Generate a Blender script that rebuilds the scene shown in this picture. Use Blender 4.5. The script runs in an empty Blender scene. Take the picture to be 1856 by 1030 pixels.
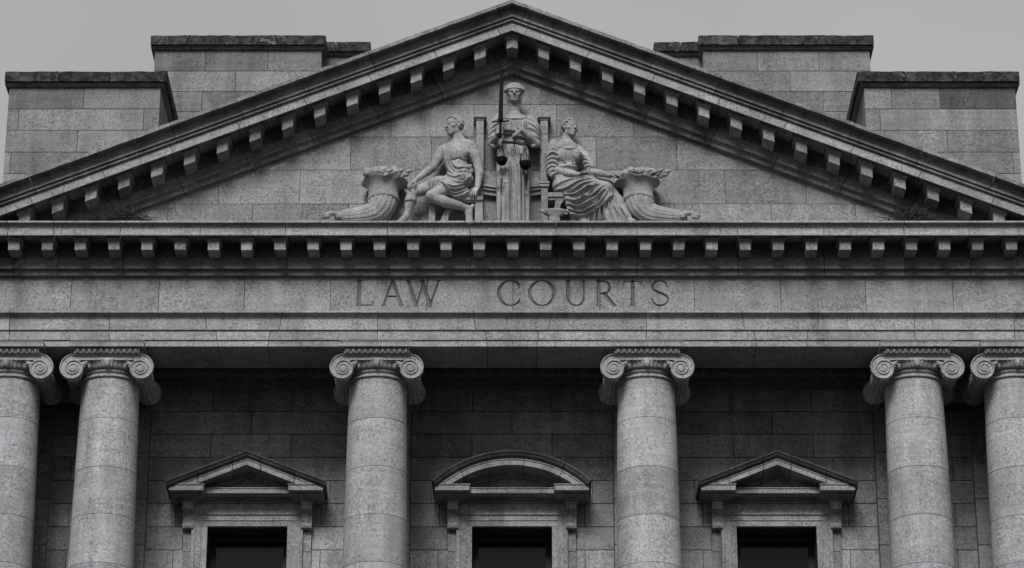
import bpy, bmesh, math, random
import numpy as np
from mathutils import Vector, Matrix
random.seed(7); rng = np.random.default_rng(5)
SC = bpy.context.scene
# ------------------------------------------------------------------ camera
PITCH = math.radians(23.0); DIST = 50.0; CAMZ = 1.6; FPX = 5500.0
CAM = Vector((0, -DIST*math.cos(PITCH), CAMZ))
cam = bpy.data.cameras.new('camera'); cam_o = bpy.data.objects.new('camera', cam)
SC.collection.objects.link(cam_o); SC.camera = cam_o
cam.sensor_width = 36; cam.lens = FPX/1856*36; cam.clip_end = 3000; cam.clip_start = .5
cam_o.location = CAM; cam_o.rotation_euler = (math.radians(90)+PITCH, 0, 0)
# ------------------------------------------------------------------ sky and sun (overcast, soft light from the front)
SUN_EL, SUN_AZ = math.radians(41), math.radians(-10)      # azimuth from the -Y side, negative = from the left
W = bpy.data.worlds.new('World'); SC.world = W; W.use_nodes = True
nt = W.node_tree; nt.nodes.clear()
sky = nt.nodes.new('ShaderNodeTexSky'); sky.sky_type = 'NISHITA'; sky.sun_disc = False
sky.sun_elevation = SUN_EL; sky.sun_rotation = math.pi - SUN_AZ; sky.air_density = 1; sky.dust_density = 6; sky.ozone_density = 1
bw = nt.nodes.new('ShaderNodeRGBToBW')
mx = nt.nodes.new('ShaderNodeMix'); mx.data_type = 'FLOAT'; mx.inputs[0].default_value = .78
mx.inputs[3].default_value = 6.55
tn = nt.nodes.new('ShaderNodeVectorMath'); tn.operation = 'SCALE'; tn.inputs[0].default_value = (1, .976, 1.012)
bg = nt.nodes.new('ShaderNodeBackground'); bg.inputs[1].default_value = .0775
wo = nt.nodes.new('ShaderNodeOutputWorld')
L = nt.links.new
L(sky.outputs[0], bw.inputs[0]); L(bw.outputs[0], mx.inputs[2]); L(mx.outputs[0], tn.inputs['Scale'])
tc = nt.nodes.new('ShaderNodeTexCoord'); cn = nt.nodes.new('ShaderNodeTexNoise'); cn.inputs['Scale'].default_value = 4.5; cn.inputs['Detail'].default_value = 4
cr = nt.nodes.new('ShaderNodeMapRange'); L(tc.outputs['Generated'], cn.inputs['Vector']); L(cn.outputs['Fac'], cr.inputs[0])
for i_, v_ in enumerate((.3, .7, .90, 1.13)): cr.inputs[i_+1].default_value = v_
cl = nt.nodes.new('ShaderNodeVectorMath'); cl.operation = 'SCALE'; L(tn.outputs[0], cl.inputs[0]); L(cr.outputs[0], cl.inputs['Scale'])     # soft cloud cover
L(cl.outputs[0], bg.inputs[0]); L(bg.outputs[0], wo.inputs[0])
sun = bpy.data.lights.new('sun', 'SUN'); sun.energy = 3.35; sun.angle = math.radians(22); sun.color = (1, .985, 1.0)
sun_o = bpy.data.objects.new('sun', sun); SC.collection.objects.link(sun_o)
sd = Vector((math.sin(SUN_AZ)*math.cos(SUN_EL), -math.cos(SUN_AZ)*math.cos(SUN_EL), math.sin(SUN_EL)))
sun_o.rotation_euler = sd.to_track_quat('Z', 'Y').to_euler(); sun_o.location = (0, -30, 60)
vs = SC.view_settings; vs.view_transform = 'Standard'; vs.look = 'None'; vs.exposure = 0; vs.gamma = 1

# ------------------------------------------------------------------ helpers
c_, s_ = math.cos(PITCH), math.sin(PITCH)
def P(u, v, Y=0.0):
    """measured point of the photograph -> world point on the vertical plane at depth Y"""
    t = (515-v)/FPX; k = (Y-CAM.y)/(c_-s_*t)
    return Vector(((u-928)/FPX*k, Y, CAMZ+(s_+c_*t)*k))
def PZ(v, Y=0.0): return P(928, v, Y).z
def PX(u, v, Y=0.0): return P(u, v, Y).x

def tag(o, label=None, cat=None, group=None, kind=None):
    if label: o['label'] = label
    if cat: o['category'] = cat
    if group: o['group'] = group
    if kind: o['kind'] = kind
    return o
def empty(name, loc=(0, 0, 0), parent=None):
    o = bpy.data.objects.new(name, None); SC.collection.objects.link(o); o.location = loc
    o.empty_display_size = .3
    if parent: o.parent = parent
    return o
class MB:
    """collects faces into ONE mesh; every face has a tint (brightness, random offset)"""
    def __init__(s): s.v = []; s.f = []; s.t = []; s.cur = (1, 0)
    def tint(s, amp=.1, base=1.0): s.cur = (base*(1+random.uniform(-amp, amp)), random.random()); return s
    jit = 0
    def poly(s, vs, fs):
        n = len(s.v); j = s.jit; s.v += [tuple(c+random.uniform(-j, j) for c in p) if j else tuple(p) for p in vs]
        for f in fs: s.f.append([n+i for i in f]); s.t.append(s.cur)
    def hexa(s, p):      # 8 pts: bottom ring 0-3, top ring 4-7
        s.poly(p, [(0, 3, 2, 1), (4, 5, 6, 7), (0, 1, 5, 4), (1, 2, 6, 5), (2, 3, 7, 6), (3, 0, 4, 7)])
    def box(s, x0, x1, y0, y1, z0, z1):
        s.hexa([(x0, y0, z0), (x1, y0, z0), (x1, y1, z0), (x0, y1, z0), (x0, y0, z1), (x1, y0, z1), (x1, y1, z1), (x0, y1, z1)])
    def prism(s, poly, y0, y1):      # polygon in XZ (counter-clockwise seen from -Y)
        n = len(poly)
        s.poly([(x, y0, z) for x, z in poly]+[(x, y1, z) for x, z in poly],
               [tuple(range(n)), tuple(range(2*n-1, n-1, -1))]+[(i, i+n, (i+1) % n+n, (i+1) % n) for i in range(n)])
    def sweep(s, prof, stations, fn):   # prof: closed list (Y,z); fn(x,(Y,z),i)->point
        n = len(prof); pts = []; fs = []
        for i, x in enumerate(stations):
            pts += [fn(x, p, i) for p in prof]
        m = len(stations)
        for i in range(m-1):
            for j in range(n):
                a = i*n+j; b = i*n+(j+1) % n
                fs.append((a, b, b+n, a+n))
        fs.append(tuple(range(n-1, -1, -1))); fs.append(tuple(range((m-1)*n, m*n)))
        s.poly(pts, fs)
    def lathe(s, prof, c, seg=48, sx=1, sy=1):   # prof list (r,z) open
        pts = []; n = len(prof); fs = []
        for j in range(seg):
            a = 2*math.pi*j/seg
            pts += [(c[0]+r*sx*math.cos(a), c[1]+r*sy*math.sin(a), c[2]+z) for r, z in prof]
        for j in range(seg):
            k = (j+1) % seg
            for i in range(n-1): fs.append((j*n+i, k*n+i, k*n+i+1, j*n+i+1))
        fs.append(tuple(j*n for j in range(seg))[::-1]); fs.append(tuple(j*n+n-1 for j in range(seg)))
        s.poly(pts, fs)
    def tube(s, pts, rad, seg=8):
        pts = [Vector(p) for p in pts]; n = len(pts)
        if not hasattr(rad, '__len__'): rad = [rad]*n
        ring = []; up = Vector((.31, .17, .93)).normalized()
        for i, p in enumerate(pts):
            d = (pts[min(i+1, n-1)]-pts[max(i-1, 0)]).normalized()
            a = d.cross(up).normalized(); b = d.cross(a)
            ring += [p+(a*math.cos(2*math.pi*j/seg)+b*math.sin(2*math.pi*j/seg))*rad[i] for j in range(seg)]
        fs = [(i*seg+j, i*seg+(j+1) % seg, (i+1)*seg+(j+1) % seg, (i+1)*seg+j) for i in range(n-1) for j in range(seg)]
        fs += [tuple(range(seg))[::-1], tuple(range((n-1)*seg, n*seg))]
        s.poly(ring, fs)
    def build(s, name, mat, parent=None, smooth=False, bevel=0, loc=None, cut=None):
        me = bpy.data.meshes.new(name); me.from_pydata(s.v, [], s.f)
        ca = me.color_attributes.new('tint', 'FLOAT_COLOR', 'CORNER')
        arr = np.zeros((len(me.loops), 4), np.float32); arr[:, 3] = 1
        cnt = np.array([len(f) for f in s.f]); t = np.array(s.t, np.float32)
        arr[:, :2] = np.repeat(t, cnt, axis=0); ca.data.foreach_set('color', arr.ravel())
        bm = bmesh.new(); bm.from_mesh(me)
        if cut is not None:
            bmesh.ops.bisect_plane(bm, geom=bm.verts[:]+bm.edges[:]+bm.faces[:], plane_co=(0, 0, cut), plane_no=(0, 0, -1), clear_outer=True)
        bmesh.ops.recalc_face_normals(bm, faces=bm.faces[:])
        bm.to_mesh(me); bm.free()
        return link(name, me, mat, parent, smooth, bevel, loc)
def link(name, me, mat, parent=None, smooth=False, bevel=0, loc=None):
    me.materials.append(mat)
    if smooth:
        me.polygons.foreach_set('use_smooth', [True]*len(me.polygons))
        if smooth != True: me.set_sharp_from_angle(angle=math.radians(smooth))
    o = bpy.data.objects.new(name, me); SC.collection.objects.link(o)
    if parent:
        o.parent = parent
        pl = Vector((0, 0, 0)); q = parent
        while q: pl += q.location; q = q.parent
        o.location = -pl if loc is None else loc
    elif loc is not None: o.location = loc
    if bevel:
        b = o.modifiers.new('bevel', 'BEVEL'); b.width = bevel; b.segments = 2; b.limit_method = 'ANGLE'; b.angle_limit = math.radians(35)
        b.harden_normals = False
    return o

# ------------------------------------------------------------------ materials
def mat_base(name):
    m = bpy.data.materials.new(name); m.use_nodes = True; n = m.node_tree; n.nodes.clear()
    o = n.nodes.new('ShaderNodeOutputMaterial'); b = n.nodes.new('ShaderNodeBsdfPrincipled'); n.links.new(b.outputs[0], o.inputs[0])
    return m, n, b
def math_(n, op, a, b=None, c=None):
    q = n.nodes.new('ShaderNodeMath'); q.operation = op
    for i, x in enumerate((a, b, c)):
        if x is None: continue
        if isinstance(x, (int, float)): q.inputs[i].default_value = x
        else: n.links.new(x, q.inputs[i])
    return q.outputs[0]
def noise(n, vec, scale, detail=3, rough=.55, dist=0):
    q = n.nodes.new('ShaderNodeTexNoise'); q.inputs['Scale'].default_value = scale; q.inputs['Detail'].default_value = detail
    q.inputs['Roughness'].default_value = rough; q.inputs['Distortion'].default_value = dist
    n.links.new(vec, q.inputs['Vector']); return q.outputs['Fac']
def remap(n, x, a, b, c, d):
    q = n.nodes.new('ShaderNodeMapRange'); n.links.new(x, q.inputs[0])
    for i, v in enumerate((a, b, c, d)): q.inputs[i+1].default_value = v
    return q.outputs[0]
def stone(name, base=.3, grain=.38, blotch=.16, streak=.14, pits=.35, lichen=0, bump=.35, gscale=26, bed_=.12, soot=.38):
    m, n, b = mat_base(name)
    g = n.nodes.new('ShaderNodeNewGeometry'); at = n.nodes.new('ShaderNodeAttribute'); at.attribute_name = 'tint'
    sp = n.nodes.new('ShaderNodeSeparateColor'); n.links.new(at.outputs['Color'], sp.inputs[0])
    cm = n.nodes.new('ShaderNodeCombineXYZ'); off = math_(n, 'MULTIPLY', sp.outputs[1], 37.0)
    for i in range(3): n.links.new(off, cm.inputs[i])
    ad = n.nodes.new('ShaderNodeVectorMath'); ad.operation = 'ADD'; n.links.new(g.outputs['Position'], ad.inputs[0]); n.links.new(cm.outputs[0], ad.inputs[1])
    vec = ad.outputs[0]
    mp = n.nodes.new('ShaderNodeMapping'); mp.inputs['Scale'].default_value = (1, 1, .12); n.links.new(g.outputs['Position'], mp.inputs[0])
    gm = remap(n, noise(n, vec, 1.9, 3, .6, .5), .36, .60, .5, 1.45)
    n1 = math_(n, 'ADD', .5, math_(n, 'MULTIPLY', gm, math_(n, 'SUBTRACT', noise(n, vec, gscale, 4, .75), .5))); n2 = noise(n, vec, 1.7, 6, .6, .4); n3 = noise(n, mp.outputs[0], 5, 5, .6)
    n4 = noise(n, vec, gscale*.62, 2, .5)
    f = math_(n, 'MULTIPLY', remap(n, n1, .34, .66, 1-grain, 1+grain), remap(n, n2, .3, .7, 1-blotch, 1+blotch))
    f = math_(n, 'MULTIPLY', f, remap(n, n3, .3, .7, 1-streak, 1+streak))
    f = math_(n, 'MULTIPLY', f, remap(n, n4, .62, .72, 1, 1-pits))
    f = math_(n, 'MULTIPLY', f, sp.outputs[0])
    f = math_(n, 'MULTIPLY', f, base)
    mp2 = n.nodes.new('ShaderNodeMapping'); mp2.inputs['Scale'].default_value = (.7, .7, 9); n.links.new(vec, mp2.inputs[0])       # sediment bedding
    f = math_(n, 'MULTIPLY', f, remap(n, noise(n, mp2.outputs[0], 1.6, 5, .65, .3), .3, .7, 1-bed_, 1+bed_))
    mp3 = n.nodes.new('ShaderNodeMapping'); mp3.inputs['Scale'].default_value = (1, 1, .3); mp3.inputs['Location'].default_value = (3.1, 0, 1.7); n.links.new(g.outputs['Position'], mp3.inputs[0])
    f = math_(n, 'MULTIPLY', f, remap(n, noise(n, mp3.outputs[0], .9, 6, .65, .6), .54, .70, 1, 1-soot))        # rain and soot stains
    f = math_(n, 'MULTIPLY', f, remap(n, noise(n, mp3.outputs[0], 2.3, 7, .7, 1.2), .64, .70, 1, 1.16))
    if lichen:
        l1 = noise(n, vec, 7, 8, .75, .3); l = remap(n, l1, .40, .56, 0, 1)
        f = math_(n, 'MULTIPLY', f, math_(n, 'SUBTRACT', 1, math_(n, 'MULTIPLY', l, lichen)))
        l2 = remap(n, noise(n, vec, 3.1, 6, .7, .8), .62, .66, 0, .10)
        f = math_(n, 'ADD', f, l2)
    cc = n.nodes.new('ShaderNodeVectorMath'); cc.operation = 'SCALE'; cc.inputs[0].default_value = (1.0, .98, 1.012); n.links.new(f, cc.inputs['Scale'])
    n.links.new(cc.outputs[0], b.inputs['Base Color'])
    b.inputs['Roughness'].default_value = .92; b.inputs['Specular IOR Level'].default_value = .25
    bp = n.nodes.new('ShaderNodeBump'); bp.inputs['Strength'].default_value = bump; bp.inputs['Distance'].default_value = .02
    h = math_(n, 'ADD', n1, math_(n, 'MULTIPLY', remap(n, n4, .6, .72, 0, 1), -.5)); n.links.new(h, bp.inputs['Height']); n.links.new(bp.outputs[0], b.inputs['Normal'])
    return m
def plain(name, col, rough=.5, metal=0, spec=.5, nz=0):
    m, n, b = mat_base(name)
    b.inputs['Roughness'].default_value = rough; b.inputs['Metallic'].default_value = metal; b.inputs['Specular IOR Level'].default_value = spec
    g = n.nodes.new('ShaderNodeNewGeometry'); f = remap(n, noise(n, g.outputs['Position'], 9, 4), .3, .7, 1-nz, 1+nz)
    cc = n.nodes.new('ShaderNodeVectorMath'); cc.operation = 'SCALE'; cc.inputs[0].default_value = col; n.links.new(f, cc.inputs['Scale'])
    n.links.new(cc.outputs[0], b.inputs['Base Color']); return m
M_STONE = stone('limestone', .235)
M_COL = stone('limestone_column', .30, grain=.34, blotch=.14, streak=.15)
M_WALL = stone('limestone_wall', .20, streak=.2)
M_ATTIC = stone('limestone_attic', .185, grain=.32, blotch=.2, streak=.18)
M_STAT = stone('limestone_carved', .27, grain=.3, blotch=.2, streak=.2, pits=.3, bump=.35, gscale=30)
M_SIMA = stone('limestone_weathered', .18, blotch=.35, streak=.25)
M_COPE = stone('limestone_lichen', .055, grain=.35, blotch=.4, lichen=.75, bump=.8, gscale=18)
M_GRIME = stone('grimy_joint', .06)
M_LETTER = stone('grimy_letter_groove', .15, grain=.2, blotch=.2)
M_IRON = plain('dark_bronze', (.004, .0038, .004), .7, 0, .12, .3)
M_FRAME = plain('black_window_frame', (.008, .008, .008), .6, 0, .3)
M_GLASS = plain('dark_glass', (.004, .004, .0045), .12, 0, .24)
M_ROOF = plain('lead_roof', (.12, .12, .125), .7, 0, .3, .3)
M_GROUND = plain('pavement', (.025, .024, .025), .9, 0, .2, .25)
M_TWIG = plain('dry_twig', (.05, .047, .047), .9, 0, .2, .5)

# ------------------------------------------------------------------ ground
g = MB(); g.box(-1200, 1200, -1200, 1200, -1, 0); tag(g.build('ground', M_GROUND), kind='structure')

# ------------------------------------------------------------------ courthouse
CH = empty('courthouse', (0, 4, 0))
tag(CH, 'grey limestone courthouse with ionic columns and LAW COURTS on its frieze', 'building')
GAP = .004
S = .4075; YB = -.95
LEDGE = PZ(400, -.72)
EX = 9.1     # half width of the entablature
# --- raking cornice --------------------------------------------------
def zr(v, Y): return PZ(v, Y)
rake_top = [(.35, zr(0, YB)), (YB, zr(-1, YB)), (YB-.005, zr(5.5, YB)), (-.93, zr(6.2, -.93)), (-.81, zr(11.2, -.81)), (-.785, zr(13.5, -.785)), (-.772, zr(17, -.772)), (-.77, zr(22, -.77)), (-.775, zr(25.5, -.775)),
            (-.79, zr(26.8, -.79)), (-.79, zr(29.3, -.79)), (-.745, zr(31.2, -.745)), (-.742, zr(33.8, -.742)), (-.755, zr(34.4, -.755)), (-.755, zr(36.3, -.755)), (-.715, zr(38.2, -.715)), (-.705, zr(40, -.705)), (.35, zr(40, -.705))]
CY = -.70; zc0 = zr(40.5, CY)
rake_cor = [(.34, zc0-.003), (CY-.005, zc0-.003), (CY, zr(55, CY)), (CY+.03, zr(55, CY)-.004), (CY+.045, zr(55, CY)+.10), (-.14, zr(55, CY)+.10), (.34, zr(55, CY)+.10)]
rake_bed = [(.33, zr(55, CY)+.098), (-.10, zr(55, CY)+.098), (-.10, zr(101, -.155)), (-.155, zr(101, -.155)), (-.15, zr(116, -.15)), (-.165, zr(117, -.16)), (-.165, zr(119.5, -.16)), (-.12, zr(122, -.12)), (-.09, zr(126, -.09)), (-.08, zr(133, -.08)), (-.02, zr(133.5, -.08)), (.33, zr(133.5, -.08))]
joints = [0, .26, 1.31, 2.40, 3.48, 4.57, 5.66, 6.76, 7.93, 9.02, 10.12]
def rake(prof, js, mat, name, shear=True, wob=0, tamp=.13, base=1, bev=.004):
    mb = MB(); z0 = prof[0][1]
    for sg in (-1, 1):
        for a, b in zip(js[:-1], js[1:]):
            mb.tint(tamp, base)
            nst = max(2, int((b-a)/.12)+1) if wob else 2
            xs = [a+(GAP if a > 0 else 0)+(b-GAP-a-(GAP if a > 0 else 0))*i/(nst-1) for i in range(nst)]
            wz = [random.uniform(-wob, wob) for _ in xs]
            def fn(x, p, i, a=a):
                X = x + (S*(p[1]-z0) if (shear and (x > .05)) else 0)
                X = max(X, 0)
                Z = p[1]-S*X + (wz[i] if wob and p in prof[1:3] else 0)
                return (sg*X, p[0], Z)
            mb.sweep(prof, xs, fn)
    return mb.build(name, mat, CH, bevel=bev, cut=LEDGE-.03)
rake(rake_top, joints, M_SIMA, 'raking_gutter', wob=.005, tamp=.2)
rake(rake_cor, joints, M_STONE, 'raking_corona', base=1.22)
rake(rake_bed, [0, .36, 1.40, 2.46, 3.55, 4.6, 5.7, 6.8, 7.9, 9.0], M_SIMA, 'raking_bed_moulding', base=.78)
b = MB()     # mortar backing inside the joints
b.sweep([(.30, zr(4, YB)), (-.74, zr(8, YB)), (-.74, zr(20, -.74)), (-.66, zr(36, -.66)), (-.66, zr(52, -.66)), (-.06, zr(52, -.1)), (-.06, zr(128, -.06)), (.30, zr(128, -.06))], [-10, 0, 10], lambda x, p, i: (x, p[0], p[1]-S*abs(x)))
b.build('joint_mortar', M_GRIME, CH, cut=LEDGE-.02)
# rake modillions (blocks under the sloping soffit)
zs = zr(55, CY)+.02
def rake_mod(xc):
    xc += random.uniform(-.004, .004) if xc else 0; mb = MB(); mb.jit = .0045; mb.tint(.25, .88)
    def blk(w, y0, y1, zt, zb):
        xs = [xc-w, xc+w] if abs(xc) > .05 else [xc-w, 0, xc+w]
        top = [(x, zt-S*abs(x)) for x in xs]; bot = [(x, zb-S*abs(x)) for x in xs]
        mb.prism(bot+top[::-1], y0, y1)
    zb = zr(85, -.55)
    blk(.092, -.55, -.098, zs+.085, zb)
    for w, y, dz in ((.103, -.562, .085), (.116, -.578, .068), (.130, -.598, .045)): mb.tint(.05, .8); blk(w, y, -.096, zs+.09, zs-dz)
    o = mb.build('modillion', M_STONE, CH, bevel=.005, cut=LEDGE-.02)
    if len(o.data.polygons) == 0: bpy.data.objects.remove(o)
rx = [.534*k for k in range(1, 17)]
for x in [0]+[q*sg for q in rx for sg in (-1, 1)]: rake_mod(x)
# --- tympanum blocks --------------------------------------------------
def clip(poly, fn):
    out = []
    for i, p in enumerate(poly):
        q = poly[(i+1) % len(poly)]; a, b_ = fn(p), fn(q)
        if a >= 0: out.append(p)
        if (a >= 0) != (b_ >= 0):
            t = a/(a-b_); out.append((p[0]+(q[0]-p[0])*t, p[1]+(q[1]-p[1])*t))
    return out
def ashlar(name, Y, zlist, rows, x0, x1, mat, holes=None, clipf=None, tamp=.13, base=1.0, thick=.12, parent=None, gap=GAP, back=True):
    """rows of stone blocks; zlist top..bottom; rows = joint x lists"""
    mb = MB()
    for r, (zt, zb) in enumerate(zip(zlist[:-1], zlist[1:])):
        xs = [x0]+sorted(x for x in rows[r] if x0+.05 < x < x1-.05)+[x1]
        segs = list(zip(xs[:-1], xs[1:]))
        if holes:
            for hx0, hx1, hz in holes:
                if zb < hz-.02:
                    ns = []
                    for a, b_ in segs:
                        if b_ <= hx0 or a >= hx1: ns.append((a, b_)); continue
                        if a < hx0: ns.append((a, hx0+gap))
                        if b_ > hx1: ns.append((hx1-gap, b_))
                    segs = ns
        for a, b_ in segs:
            p = [(a+gap, zb+gap), (b_-gap, zb+gap), (b_-gap, zt-gap), (a+gap, zt-gap)]
            if clipf:
                for cf in clipf: p = clip(p, cf)
                if len(p) < 3: continue
            mb.tint(tamp, base); dy = random.uniform(-.003, .003)
            mb.prism(p, Y+dy, Y+thick)
    return mb.build(name, mat, parent or CH, bevel=.007)
tz = [PZ(v, .0) for v in (66, 129, 188.5, 247.5, 307.5, 369, 432)]
tu = [[933], [933], [709, 859, 1009, 1148.4], [635.5, 781.6, 930, 1080.6, 1226.7], [396, 543.4, 706, 860, 1000, 1166, 1314, 1460.8], [303, 456.6, 632, 800, 930, 1060, 1223.4, 1398.8, 1551.7]]
tx = [[PX(u, v, 0) for u in us] for us, v in zip(tu, (100, 160, 218, 278, 338, 400))]
zin = zr(110, -.1)
TYM = ashlar('tympanum', .02, tz, tx, -9, 9, M_STONE, clipf=[lambda p: zin-S*p[0]-p[1], lambda p: zin+S*p[0]-p[1]], tamp=.24, base=.93)
b = MB(); b.prism([(-9.2, LEDGE-.6), (9.2, LEDGE-.6), (9.2, LEDGE), (0, zin-.1), (-9.2, LEDGE)], .06, .3); b.build('tympanum_backing', M_GRIME, CH)
# gable roof behind
b = MB(); zt_ = zr(2, YB)-.05
b.prism([(-10, zt_-S*10-.6), (10, zt_-S*10-.6), (10, zt_-S*10), (0, zt_), (-10, zt_-S*10)], .352, 9); b.build('gable_roof', M_ROOF, CH)
# --- horizontal cornice ------------------------------------------------
def hsweep(mb, prof, x0, x1, slant0=0, slant1=0, zmid=None):
    def fn(x, p, i):
        sl = (slant0, slant1)[i]
        return (x + (sl*(p[1]-zmid) if sl else 0), p[0], p[1])
    mb.sweep(prof, [x0+GAP, x1-GAP], fn)
zcb = PZ(427, -.64)
corn = [(.015, LEDGE+.02), (-.60, LEDGE+.012), (-.715, LEDGE), (-.72, PZ(403.5, -.72)), (-.712, PZ(404, -.71)), (-.665, PZ(406, -.665)), (-.642, PZ(409.5, -.642)), (-.634, PZ(414, -.634)), (-.636, PZ(420, -.636)), (-.648, PZ(425, -.648)), (-.648, zcb), (-.61, zcb), (-.60, zcb+.09), (.015, zcb+.09)]
hz = PZ(427, -.64)+.02; hs = hz+.07
bed = [(.10, hs-.002), (-.10, hs-.002), (-.10, PZ(467, -.155)), (-.155, PZ(467, -.155)), (-.15, PZ(483, -.15)), (-.165, PZ(484.5, -.165)), (-.165, PZ(487, -.165)), (-.10, PZ(489, -.10)), (-.085, PZ(499.5, -.085)), (-.02, PZ(500, -.085)), (.10, PZ(500, -.085))]
hj = [97, 217.5, 362.4, 517, 702, 852, 1007.6, 1155, 1337.6, 1493.8, 1639, 1757.6]
hx = [-9.75]+[-9.0, -8.25]+[PX(u, 415, -.68) for u in hj]+[8.3, 9.0]+[9.75]
mb = MB()
for a, b_ in zip(hx[:-1], hx[1:]): mb.tint(.10, 1.08); hsweep(mb, corn, a, b_)
mb.build('cornice', M_STONE, CH, bevel=.005)
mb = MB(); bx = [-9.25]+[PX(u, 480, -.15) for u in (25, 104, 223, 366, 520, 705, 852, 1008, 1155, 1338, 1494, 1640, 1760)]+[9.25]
for a, b_ in zip(bx[:-1], bx[1:]): mb.tint(.2, .62); hsweep(mb, bed, a, b_)  # low tint paints the deep shade under the cornice into the stone colour
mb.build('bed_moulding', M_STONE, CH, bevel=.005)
zmb = PZ(453, -.52)
for k in range(-17, 18):
    x = .5445*k+.01+random.uniform(-.004, .004); mb = MB(); mb.jit = .0045; mb.tint(.28, .9)
    mb.box(x-.092, x+.092, -.52, -.098, zmb, hs+.01)
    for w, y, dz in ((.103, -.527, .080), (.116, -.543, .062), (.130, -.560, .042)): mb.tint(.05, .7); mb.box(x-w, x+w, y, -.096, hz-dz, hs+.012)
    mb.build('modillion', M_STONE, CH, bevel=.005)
b = MB(); b.box(-9.6, 9.6, -.55, .012, LEDGE-.06, LEDGE-.03); b.box(-9.05, 9.05, .045, .3, PZ(628, 0)+.03, LEDGE-.03); b.build('joint_mortar', M_GRIME, CH)
# --- frieze with the inscription cut into it -----------------------------------
ZF1, ZF0 = PZ(500, 0)+.0, PZ(564, 0)
fj = [-9.1, -8.72]+[PX(u, 531, 0) for u in (129, 288, 443, 599)]+[None]+[PX(u, 531, 0) for u in (1258.5, 1415, 1569, 1727)]+[8.72, 9.1]
k = fj.index(None)
for lst in (fj[:k], fj[k+1:]):
    mb = MB()
    for a, b_ in zip(lst[:-1], lst[1:]): mb.tint(.16, 1); mb.box(a+GAP, b_-GAP, 0, .2, ZF0, ZF1+.03)
    mb.build('frieze', M_STONE, CH, bevel=.004)
XA, XB = PX(599, 531, 0), PX(1258.5, 531, 0)
def arc(cx, cz, rx, rz, a0, a1, w0, w1, n=26):     # stroke (list of pts with half widths); thick where the pen runs vertical
    out = []
    for i in range(n+1):
        a = math.radians(a0+(a1-a0)*i/n); out.append((cx+rx*math.cos(a), cz+rz*math.sin(a), w0+(w1-w0)*abs(math.cos(a))**1.3))
    return out
TK, TN = .052, .026
def line(x0, z0, x1, z1, w): return [(x0, z0, w), (x1, z1, w)]
def ser(x, z, l=.045): return [line(x-l, z, x+l, z, .011)]
GL = {
 'L': [line(.10, 0, .10, 1, TK), line(.02, 0, .62, 0, .014), line(.62, 0, .66, .16, .014)]+ser(.10, 1, .1),
 'A': [line(.09, 0, .46, 1.03, TN), line(.46, 1.03, .86, 0, TK), line(.24, .36, .70, .36, TN)]+ser(.09, 0, .09)+ser(.86, 0, .1),
 'W': [line(.08, 1, .40, -.02, TK), line(.40, -.02, .68, .98, TN), line(.62, 1, .94, -.02, TK), line(.94, -.02, 1.26, 1, TN)]+ser(.08, 1, .1)+ser(.62, 1, .08)+ser(1.26, 1, .08),
 'C': [arc(.52, .5, .48, .51, 42, 318, .012, TK), line(.87, .84, .89, .70, .014), line(.87, .16, .91, .27, .014)],
 'O': [arc(.53, .5, .49, .51, 0, 360, .012, TK, 44)],
 'U': [line(.10, 1, .10, .34, TK), arc(.42, .34, .32, .35, 180, 360, .014, .028), line(.74, .34, .74, 1, TN)]+ser(.10, 1, .1)+ser(.74, 1, .09),
 'R': [line(.12, 0, .12, 1, TK), line(.12, .98, .36, .98, TN), arc(.36, .73, .25, .25, 90, -90, .012, .034), line(.12, .48, .36, .48, TN), line(.38, .48, .78, .0, TK)]+ser(.12, 0, .1)+ser(.08, 1, .06)+ser(.83, 0, .07),
 'T': [line(.38, 0, .38, .98, TK), line(.02, .98, .74, .98, .014), line(.02, .98, .0, .84, .014), line(.74, .98, .76, .84, .014)]+ser(.38, 0, .1),
 'S': [arc(.36, .745, .25, .255, 30, 180, .012, .026), [(.11, .745, .026), (.16, .62, .030), (.36, .51, .036), (.56, .40, .030), (.62, .26, .026)], arc(.36, .26, .26, .27, 0, -150, .026, .014), line(.585, .88, .60, .74, .013), line(.12, .12, .10, .28, .013)],
}
zb_, zt2 = PZ(553.5, 0), PZ(509.5, 0); CAPH = zt2-zb_
word = [('L', 645.7, 677.6), ('A', 691.6, 732), ('W', 735, 799), ('C', 901.7, 942.8), ('O', 958, 1006.6), ('U', 1024.5, 1063), ('R', 1080, 1118), ('T', 1130, 1164), ('S', 1181, 1212)]
st = .0075; nx_ = int((XB-XA-2*GAP)/st)+1; nz_ = int((ZF1+.03-ZF0)/st)+1
gx = np.linspace(XA+GAP, XB-GAP, nx_); gz = np.linspace(ZF0, ZF1+.03, nz_)
GX, GZ = np.meshgrid(gx, gz, indexing='ij'); depth = np.zeros_like(GX); who = -np.ones(GX.shape, int)
for li, (ch, u0, u1) in enumerate(word):
    x0, x1 = PX(u0, 531, 0), PX(u1, 531, 0)
    strokes = GL[ch]; xmin = min(p[0]-p[2] for s in strokes for p in s); xmax = max(p[0]+p[2] for s in strokes for p in s)
    k = (x1-x0)/(xmax-xmin); sd_ = np.full(GX.shape, 9.)
    for s in strokes:
        pp = [(x0+(p[0]-xmin)*k, zb_+p[1]*CAPH, p[2]*CAPH*1.1+.003) for p in s]
        for (ax, az, aw), (bx_, bz, bw_) in zip(pp[:-1], pp[1:]):
            dx, dz = bx_-ax, bz-az; t = np.clip(((GX-ax)*dx+(GZ-az)*dz)/(dx*dx+dz*dz+1e-9), 0, 1)
            d = np.hypot(GX-ax-t*dx, GZ-az-t*dz)-(aw+(bw_-aw)*t); sd_ = np.minimum(sd_, d)
    m = sd_ < .002; depth = np.maximum(depth, np.clip(-sd_*1.9+.002, 0, .035)*m); who[m] = li
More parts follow.
